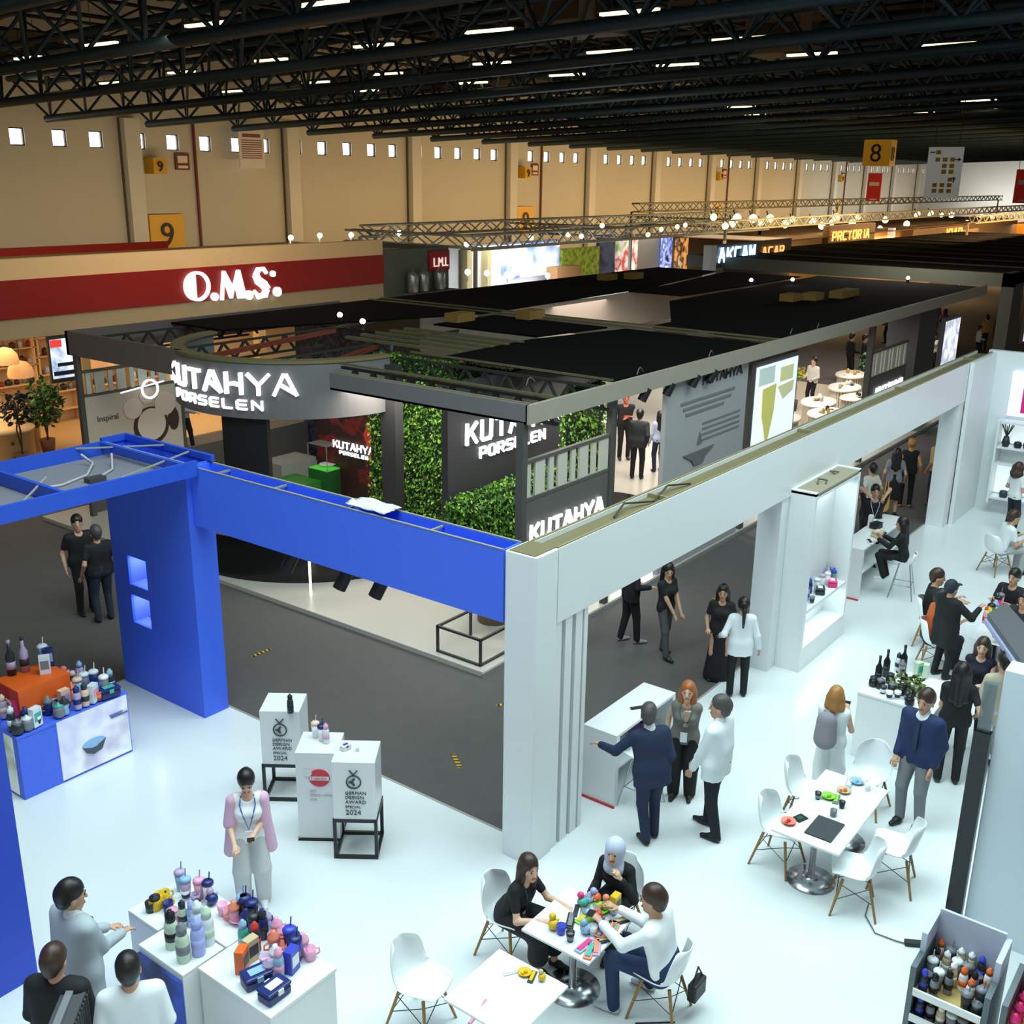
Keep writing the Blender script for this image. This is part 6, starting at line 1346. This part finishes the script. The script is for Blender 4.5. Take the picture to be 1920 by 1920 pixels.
# low counters
zl = 1.0
it = [(283, 1708, 'mug', '2a2f36', 'd8b418'), (292, 1704, 'jar', 'd8b418', '2a2f36'), (300, 1692, 'mug', 'd8b418', '2a2f36'), (310, 1688, 'mug', 'd8b418', 'd8b418'), (316, 1708, 'mug', '1c2a6a', 'd8b418'), (308, 1698, 'mug', 'd8b418', 'd8b418'), (340, 1668, 'tumbler', '8fb8d8', 'b8a8c8'), (350, 1682, 'tumbler', 'b8a8c8', '8fb8d8'), (349, 1686, 'cup', 'f0f0f0', '1c2a6a'), (375, 1684, 'tumbler', 'e9a9c4', 'e9a9c4'), (392, 1688, 'tumbler', 'f0f0f0', '1c2a6a'), (368, 1694, 'cup', 'b8a8c8', '7a7e84'), (398, 1695, 'toy', '1c2a6a', 'b8a8c8'), (325, 1728, 'jar', 'e9a9c4', 'e9a9c4'), (344, 1735, 'bottle', 'c7dcc0', '2a2f36'), (361, 1735, 'bottle', 'a9b4f0', 'a9b4f0'), (373, 1732, 'bottle', 'c7dcc0', '15181c')]
cluster('on the furthest low counter', 'goods on the low counters', it, zl, 1.3)
it = [(324, 1775, 'bottle', 'c7dcc0', '15181c'), (345, 1800, 'bottle', 'c7dcc0', '7a7e84'), (373, 1788, 'bottle', 'a9b4f0', 'a9b4f0'), (392, 1745, 'bottle', 'dfe8ea', 'dfe8ea'), (400, 1762, 'bottle', 'dfe8ea', 'c7dcc0')]
cluster('on the blue screen counter', 'goods on the low counters', it, zl, 1.85)
it = [(418, 1715, 'cup', 'e9a9c4', 'e9a9c4'), (430, 1722, 'mug', 'e9a9c4', 'b8a8c8'), (440, 1728, 'sipper', 'e9a9c4', 'f08a70'), (452, 1725, 'bowl', 'e9a9c4', 'f0f0f0'), (470, 1712, 'tumbler', '1c2a6a', '8fb8d8'), (485, 1706, 'tumbler', '15181c', '1c2a6a'), (478, 1728, 'tumbler', '2a2f36', '1c2a6a'), (500, 1718, 'cup', 'e9a9c4', 'b8a8c8'), (516, 1722, 'mug', 'e9a9c4', 'e9a9c4'), (510, 1738, 'sipper', 'a9b4f0', 'b8a8c8'), (466, 1745, 'sipper', '1c2a6a', '1c2a6a'), (492, 1742, 'sipper', '1c2a6a', '3a4ac0'), (478, 1756, 'tumbler', '1c2a6a', '2a2f36'), (495, 1758, 'bottle', '1c2a6a', '2a2f36'), (458, 1778, 'bottle', '4ab0a0', '8fb8d8'), (480, 1782, 'bottle', '2a2f36', 'c83a30'), (520, 1760, 'sipper', 'e9a9c4', 'e9a9c4'), (532, 1768, 'jar', 'e9a9c4', 'e9a9c4'), (528, 1790, 'mug', 'f08a70', 'e9a9c4'), (515, 1785, 'sipper', 'b8a8c8', 'f08a70'), (545, 1782, 'tumbler', '1c2a6a', '3a4ac0'), (555, 1800, 'tumbler', '3a4ac0', '1c2a6a'), (560, 1780, 'toy', '2a2f36', '1c2a6a'), (575, 1785, 'sipper', 'b8a8c8', 'e9a9c4'), (582, 1798, 'mug', 'e9a9c4', 'e9a9c4'), (498, 1815, 'cup', 'b8a8c8', 'e9a9c4'), (518, 1812, 'sipper', 'e9a9c4', 'f0f0f0'), (524, 1832, 'bottle', '8fb8d8', 'e9a9c4'), (455, 1820, 'carton', 'e86a2a', '2a2f36'), (548, 1820, 'carton', '3a4ac0', 'dfe8ea'), (482, 1842, 'lunch', '1c2a6a', '8fb8d8'), (515, 1868, 'lunch', '1c2a6a', 'dfe8ea'), (506, 1832, 'jar', 'b8a8c8', 'b8a8c8'), (472, 1800, 'carton', 'c8b890', '2a2f36'), (540, 1756, 'bowl', 'e9a9c4', 'b8a8c8')]
cluster('on the pink goods counter', 'goods on the low counters', it, zl, 1.45)
# toy table
it = [(1038, 1742, 'toy', 'd8b418', 'd8b418'), (1052, 1750, 'mug', '3a4ac0', 'f08a70'), (1069, 1764, 'cup', '2a2f36', '7a7e84'), (1070, 1728, 'tray', '15181c', '7a7e84'), (1092, 1700, 'toy', '4ab0a0', 'e83a80'), (1104, 1695, 'mug', '8fb8d8', 'a9b4f0'), (1118, 1690, 'toy', 'e86a2a', 'a9b4f0'), (1108, 1712, 'bowl', '7a7e84', 'a9b4f0'), (1124, 1708, 'bowl', '8ac840', 'e86a2a'), (1138, 1706, 'toy', '8ac840', 'f08a70'), (1150, 1714, 'cup', 'a9b4f0', 'dfe8ea'), (1095, 1722, 'tray', '8ac840', 'd8b418'), (1106, 1734, 'toy', '8ac840', '8fb8d8'), (1124, 1738, 'toy', '3a4ac0', 'c83a30'), (1128, 1752, 'bowl', 'f08a70', '8fb8d8'), (1098, 1750, 'toy', '8fb8d8', '8fb8d8'), (1112, 1752, 'cup', 'dfe8ea', 'f0f0f0'), (1150, 1748, 'tray', 'f08a70', '4ab0a0'), (1148, 1742, 'tray', '4ab0a0', 'f08a70'), (1096, 1775, 'tray', '8fb8d8', 'e83a80'), (1106, 1785, 'tray', 'f08a70', '4ab0a0'), (1118, 1778, 'tray', 'b8a8c8', 'f08a70'), (1140, 1765, 'tray', '2a2f36', 'c8b890'), (1164, 1728, 'tray', '15181c', 'c8b890'), (1162, 1700, 'carton', 'd8b418', '15181c'), (1080, 1712, 'tray', 'dfe8ea', '2a2f36')]
cluster('on the toy table', 'goods on the toy table', it, .80, 1.2)
cluster('on the bottom centre table', 'goods on the bottom centre table', [(984, 1826, 'bowl', 'd8b418', 'd8b418'), (998, 1833, 'tray', '2a2f36', 'd8b418'), (1016, 1838, 'toy', 'd8b418', 'c8b890'), (958, 1824, 'tray', 'f0f0f0', 'dfe8ea')], .80, .8)
t = thing('pink_stick', 'long pink and white wand leaning over the front edge of the bottom centre table', 'stick', (0, 0)); p0 = G(912, 1874, .80); p1 = G(880, 1915, .80)
B().tube([(p0[0], p0[1], .79), (p1[0], p1[1], .77)], .018, 8).o('rod', M('d890ac', .4), t)
# long table
it = [(1533, 1498, 'cup', '2a2f36', '7a7e84'), (1562, 1530, 'mug', '7a7e84', '2a2f36'), (1578, 1515, 'cup', '2a2f36', '15181c'), (1553, 1496, 'bowl', '8ac840', '8ac840'), (1568, 1500, 'tray', '7a7e84', '8ac840'), (1582, 1485, 'bowl', 'c8b890', 'e86a2a'), (1592, 1470, 'tray', '8fb8d8', 'f0f0f0'), (1606, 1468, 'bowl', '8fb8d8', '8fb8d8'), (1622, 1468, 'mug', 'f0f0f0', '15181c'), (1626, 1482, 'cup', 'f0f0f0', 'dfe8ea'), (1478, 1543, 'bowl', 'f08a70', 'c83a30')]
cluster('on the long white table', 'goods on the long table', it, .80, 1.05)
x, y = G(1546, 1555, .80); t = thing('laptop', 'closed dark grey laptop on the near end of the long table', 'laptop', (x, y, .80), R_(90))
B().box(-.16, -.22, 0, .16, .22, .012).o('base', M('3a3f42', .4), t, .004); B().box(-.16, -.22, .013, .16, .22, .02).o('lid', M('42484a', .35), t, .004)
x, y = G(1500, 1535, .80); t = thing('calculator', 'small black tablet with teal buttons beside the laptop', 'tablet', (x, y, .80), R_(70)); B().box(-.06, -.08, 0, .06, .08, .015).o('body', M('15191b', .4), t, .004); B().box(-.03, -.04, .015, .03, .04, .017).o('screen', M('2a5a4c', .3), t)
# service counters
x, y = G(1195, 1328, 1.1); t = thing('phone', 'black phone lying on the near service counter', 'phone', (x, y, 1.1), R_(-35)); B().box(-.1, -.03, 0, .1, .03, .02).o('body', M('0e1214', .3), t, .004)
for i, (px, py) in enumerate(((1170, 1352), (1195, 1358), (1180, 1370), (1205, 1345))):
    x, y = G(px, py, .55); o_ = B().box(-.14, -.1, 0, .14, .1, .12).o('brochure_box', M(('2c3560', '8a90c0', '6a4a90', 'c8c8d8')[i], .6), None, label='%s brochure box on the inner shelf of the near service counter' % ('navy', 'lavender', 'purple', 'pale')[i], category='box', group='brochure boxes'); put(o_, (x, y-.1, .55), .3*i)
x, y = G(1142, 1412, .6); o_ = B().lathe([(0, 0), (.04, 0), (.05, .12), (0, .12)], n=12).o('paper_cup', M('3a4a4c', .5), None, label='dark cup on the inner shelf of the near service counter', category='cup'); put(o_, (11.0, 6.5, .55))
cluster('on the far service counter', 'things on the far counter', [(1642, 990, 'lunch', '15181c', '2a2f36'), (1655, 997, 'tray', '15181c', 'dfe8ea'), (1665, 1010, 'lunch', 'c8b890', 'dfe8ea'), (1655, 1022, 'tray', 'dfe8ea', '2a2f36'), (1625, 985, 'carton', 'f0f0f0', 'dfe8ea')], 1.1, 1.4)
# bar counter bottles and plant
it = [(1645, 1280, 'wine', '15181c', '2a2f36'), (1660, 1268, 'wine', '15181c', '2a2f36'), (1637, 1286, 'jar', '15181c', '2a2f36'), (1650, 1290, 'jar', '15181c', '7a7e84'), (1668, 1280, 'jar', '15181c', '2a2f36'), (1655, 1300, 'cup', '2a2f36', 'dfe8ea'), (1672, 1298, 'jar', '2a2f36', '7a7e84'), (1682, 1310, 'cup', 'dfe8ea', '2a2f36'), (1690, 1302, 'jar', '15181c', '2a2f36'), (1700, 1312, 'cup', '15181c', '7a7e84'), (1690, 1262, 'sipper', 'b8a8c8', '7a7e84'), (1684, 1255, 'bottle', 'dfe8ea', '2a2f36'), (1710, 1240, 'wine', '15181c', '15181c'), (1725, 1262, 'carton', 'c7dcc0', '4ab0a0'), (1735, 1270, 'carton', 'c7dcc0', 'c7dcc0'), (1704, 1322, 'jar', '15181c', '15181c'), (1715, 1300, 'cup', 'dfe8ea', '15181c'), (1665, 1312, 'cup', 'f0f0f0', '2a2f36')]
cluster('on the white bar counter', 'dark bottles on the bar counter', it, 1.05, 1.3)
x, y = G(1698, 1295, 1.05); t = thing('leafy_branch', 'green olive leafy branches lying among bottles on the bar counter', 'plant', (x, y, 1.05)); b = B(); rn = random.Random(5)
leafy(b, (0, 0, .12), .24, 190, .09, (1, 1, .55), rn); b.o('foliage', [M('4c5c22', .5), M('6a7a30', .5), M('2c3a1a', .6)], t)
# display tower bottles
it = [(1512, 1125, 'bottle', '8fb8d8', '3a4ac0'), (1517, 1112, 'bottle', '2a2f36', '3a4ac0'), (1522, 1130, 'cup', '7a7e84', '2a2f36'), (1530, 1108, 'tumbler', 'dfe8ea', 'dfe8ea'), (1540, 1100, 'tumbler', 'f0f0f0', 'b8a8c8'), (1537, 1112, 'lunch', '2a2f36', 'dfe8ea'), (1548, 1085, 'sipper', '3a4ac0', 'b8a8c8'), (1556, 1080, 'sipper', '3a4ac0', '3a4ac0'), (1562, 1086, 'sipper', '4ab0a0', '3a4ac0'), (1560, 1098, 'lunch', 'e83a80', 'f0f0f0'), (1550, 1096, 'tumbler', 'f0f0f0', 'f0f0f0')]
cluster('in the display tower niche', 'bottles in the tower niche', it, 1.1, 1.3)
# goods on the far meeting table
it = [(1818, 1160, 'mug', '8fb8d8', 'dfe8ea'), (1828, 1145, 'toy', 'd8b418', 'b8a8c8'), (1833, 1158, 'sipper', 'e83a80', 'c83a30'), (1848, 1140, 'tumbler', 'e83a80', '15181c'), (1850, 1158, 'tumbler', '7a7e84', '15181c'), (1864, 1135, 'tumbler', 'e9a9c4', '7a7e84'), (1838, 1168, 'bottle', 'e9a9c4', 'c83a30'), (1824, 1140, 'sipper', 'b8a8c8', '8fb8d8'), (1840, 1145, 'cup', 'dfe8ea', 'f0f0f0')]
cluster('on the far meeting table', 'goods on the far meeting table', it, .78, 1.5)
t = tree('small green yellow plant behind the brown haired woman', (*G(1868, 1195, .9), .9), .5, .08, .16, (1, 1, 1), 60, .1, mats=[M('a8a020', .5), M('4c7d2c', .5), M('c8b830', .5)])
# bottle rack at lower right
rk = thing('bottle_rack', 'grey metal rack with white shelf lips packed with dark bottles at the lower right', 'rack', (0, 0))
RG = M('5c6a6e', .45)
X0, X1, Y0, Y1 = 8.5, 9.15, 1.22, 1.8
B().box(X0, Y1, .02, X1, Y1+.05, 1.30).box(X0, Y0-.05, .02, X1, Y0, 1.30).o('side_panel', RG, rk)
B().box(X1-.03, Y0, .02, X1, Y1, 1.55).box(X1-.4, Y1+.0, 1.3, X1, Y1+.05, 1.5).box(X1-.4, Y0-.05, 1.3, X1, Y0, 1.5).o('back_panel', M('c2cbe0', .45), rk)
for z in (1.02, .74, .46, .18):
    B().box(X0, Y0, z-.02, X1, Y1, z).o('shelf', M('b09a58' if z > 1 else '4a5458', .6), rk); B().box(X0-.02, Y0, z-.0, X0, Y1, z+.07).o('shelf_lip', WHITEG, rk)
def rackgoods(X0, X1, Y0, Y1, z, rows, cols, cols_, grp, where, skip=()):
    k = 0
    for r in range(rows):
        for c in range(cols):
            if (r, c) in skip: continue
            kind, c1, c2 = cols_[(r*3+c*2+(r*c) % 3) % len(cols_)]
            x = X0+.08+(X1-X0-.16)*r/max(1, rows-1); y = Y1-.06-(Y1-Y0-.12)*c/(cols-1)
            l = '%s %s with %s top %s, row %d, %s from left' % (CN[c1], KC[kind], CN[c2], where, r+1, ordn(c))
            good(kind, c1, c2, l, KC[kind], (x, y, z), random.uniform(-1, 1), 1.12, grp)
DK = [('bottle', '2a2f36', '3a4ac0'), ('tumbler', '2a2f36', '7a7e84'), ('bottle', '7a7e84', '15181c'), ('jar', '15181c', '7a7e84'), ('bottle', 'c8b890', 'f0f0f0'), ('bottle', 'f0f0f0', 'e86a2a'), ('tumbler', '7a7e84', 'dfe8ea')]
rackgoods(X0, X1, Y0, Y1, 1.02, 5, 6, DK, 'bottles in the grey rack', 'on the rack top shelf', ((0, 2), (0, 3), (1, 3)))
rackgoods(X0, X0+.3, Y0, Y1, .74, 2, 6, DK, 'bottles in the grey rack', 'on the rack second shelf')
rackgoods(X0, X0+.3, Y0, Y1, .46, 2, 6, DK, 'bottles in the grey rack', 'on the rack third shelf')
rk2 = thing('bottle_rack', 'second grey rack with bright pink goods at the bottom right corner', 'rack', (0, 0)); Y0b, Y1b = .45, 1.03
B().box(X0, Y1b, .02, X1, Y1b+.05, 1.30).box(X0, Y0b-.05, .02, X1, Y0b, 1.30).o('side_panel', RG, rk2); B().box(X1-.03, Y0b, .02, X1, Y1b, 1.5).o('back_panel', M('c2cbe0', .45), rk2)
for z in (1.02, .74, .46): B().box(X0, Y0b, z-.02, X1, Y1b, z).o('shelf', M('b09a58', .6), rk2); B().box(X0-.02, Y0b, z, X0, Y1b, z+.07).o('shelf_lip', WHITEG, rk2)
PKL = [('sipper', 'e83a80', 'e83a80'), ('mug', 'e83a80', 'e9a9c4'), ('sipper', 'e83a80', 'f08a70')]
rackgoods(X0, X1, Y0b, Y1b, 1.02, 4, 5, PKL, 'pink goods in the second rack', 'on the corner rack top shelf', ((0, 1), (0, 2)))
# cords and small bag by the near chair
p = [(7.75, 3.6, .03), (7.5, 3.7, .03), (7.35, 3.95, .03), (7.6, 4.1, .03), (7.85, 3.8, .03)]
B().tube(p, .01, 5).o('bag_strap', M('1c2024', .5), None, label='dark strap loop lying on the floor under the man in white', category='strap')
t = thing('handbag', 'small black bag hanging from the chair of the man in white shirt', 'bag', (8.12, 3.72, .2)); B().box(-.12, -.05, 0, .12, .05, .2).o('bag_body', M('14161a', .5), t, .02); B().tube([(-.1, 0, .2), (0, 0, .36), (.1, 0, .2)], .01, 5).o('strap', M('14161a', .5), t)
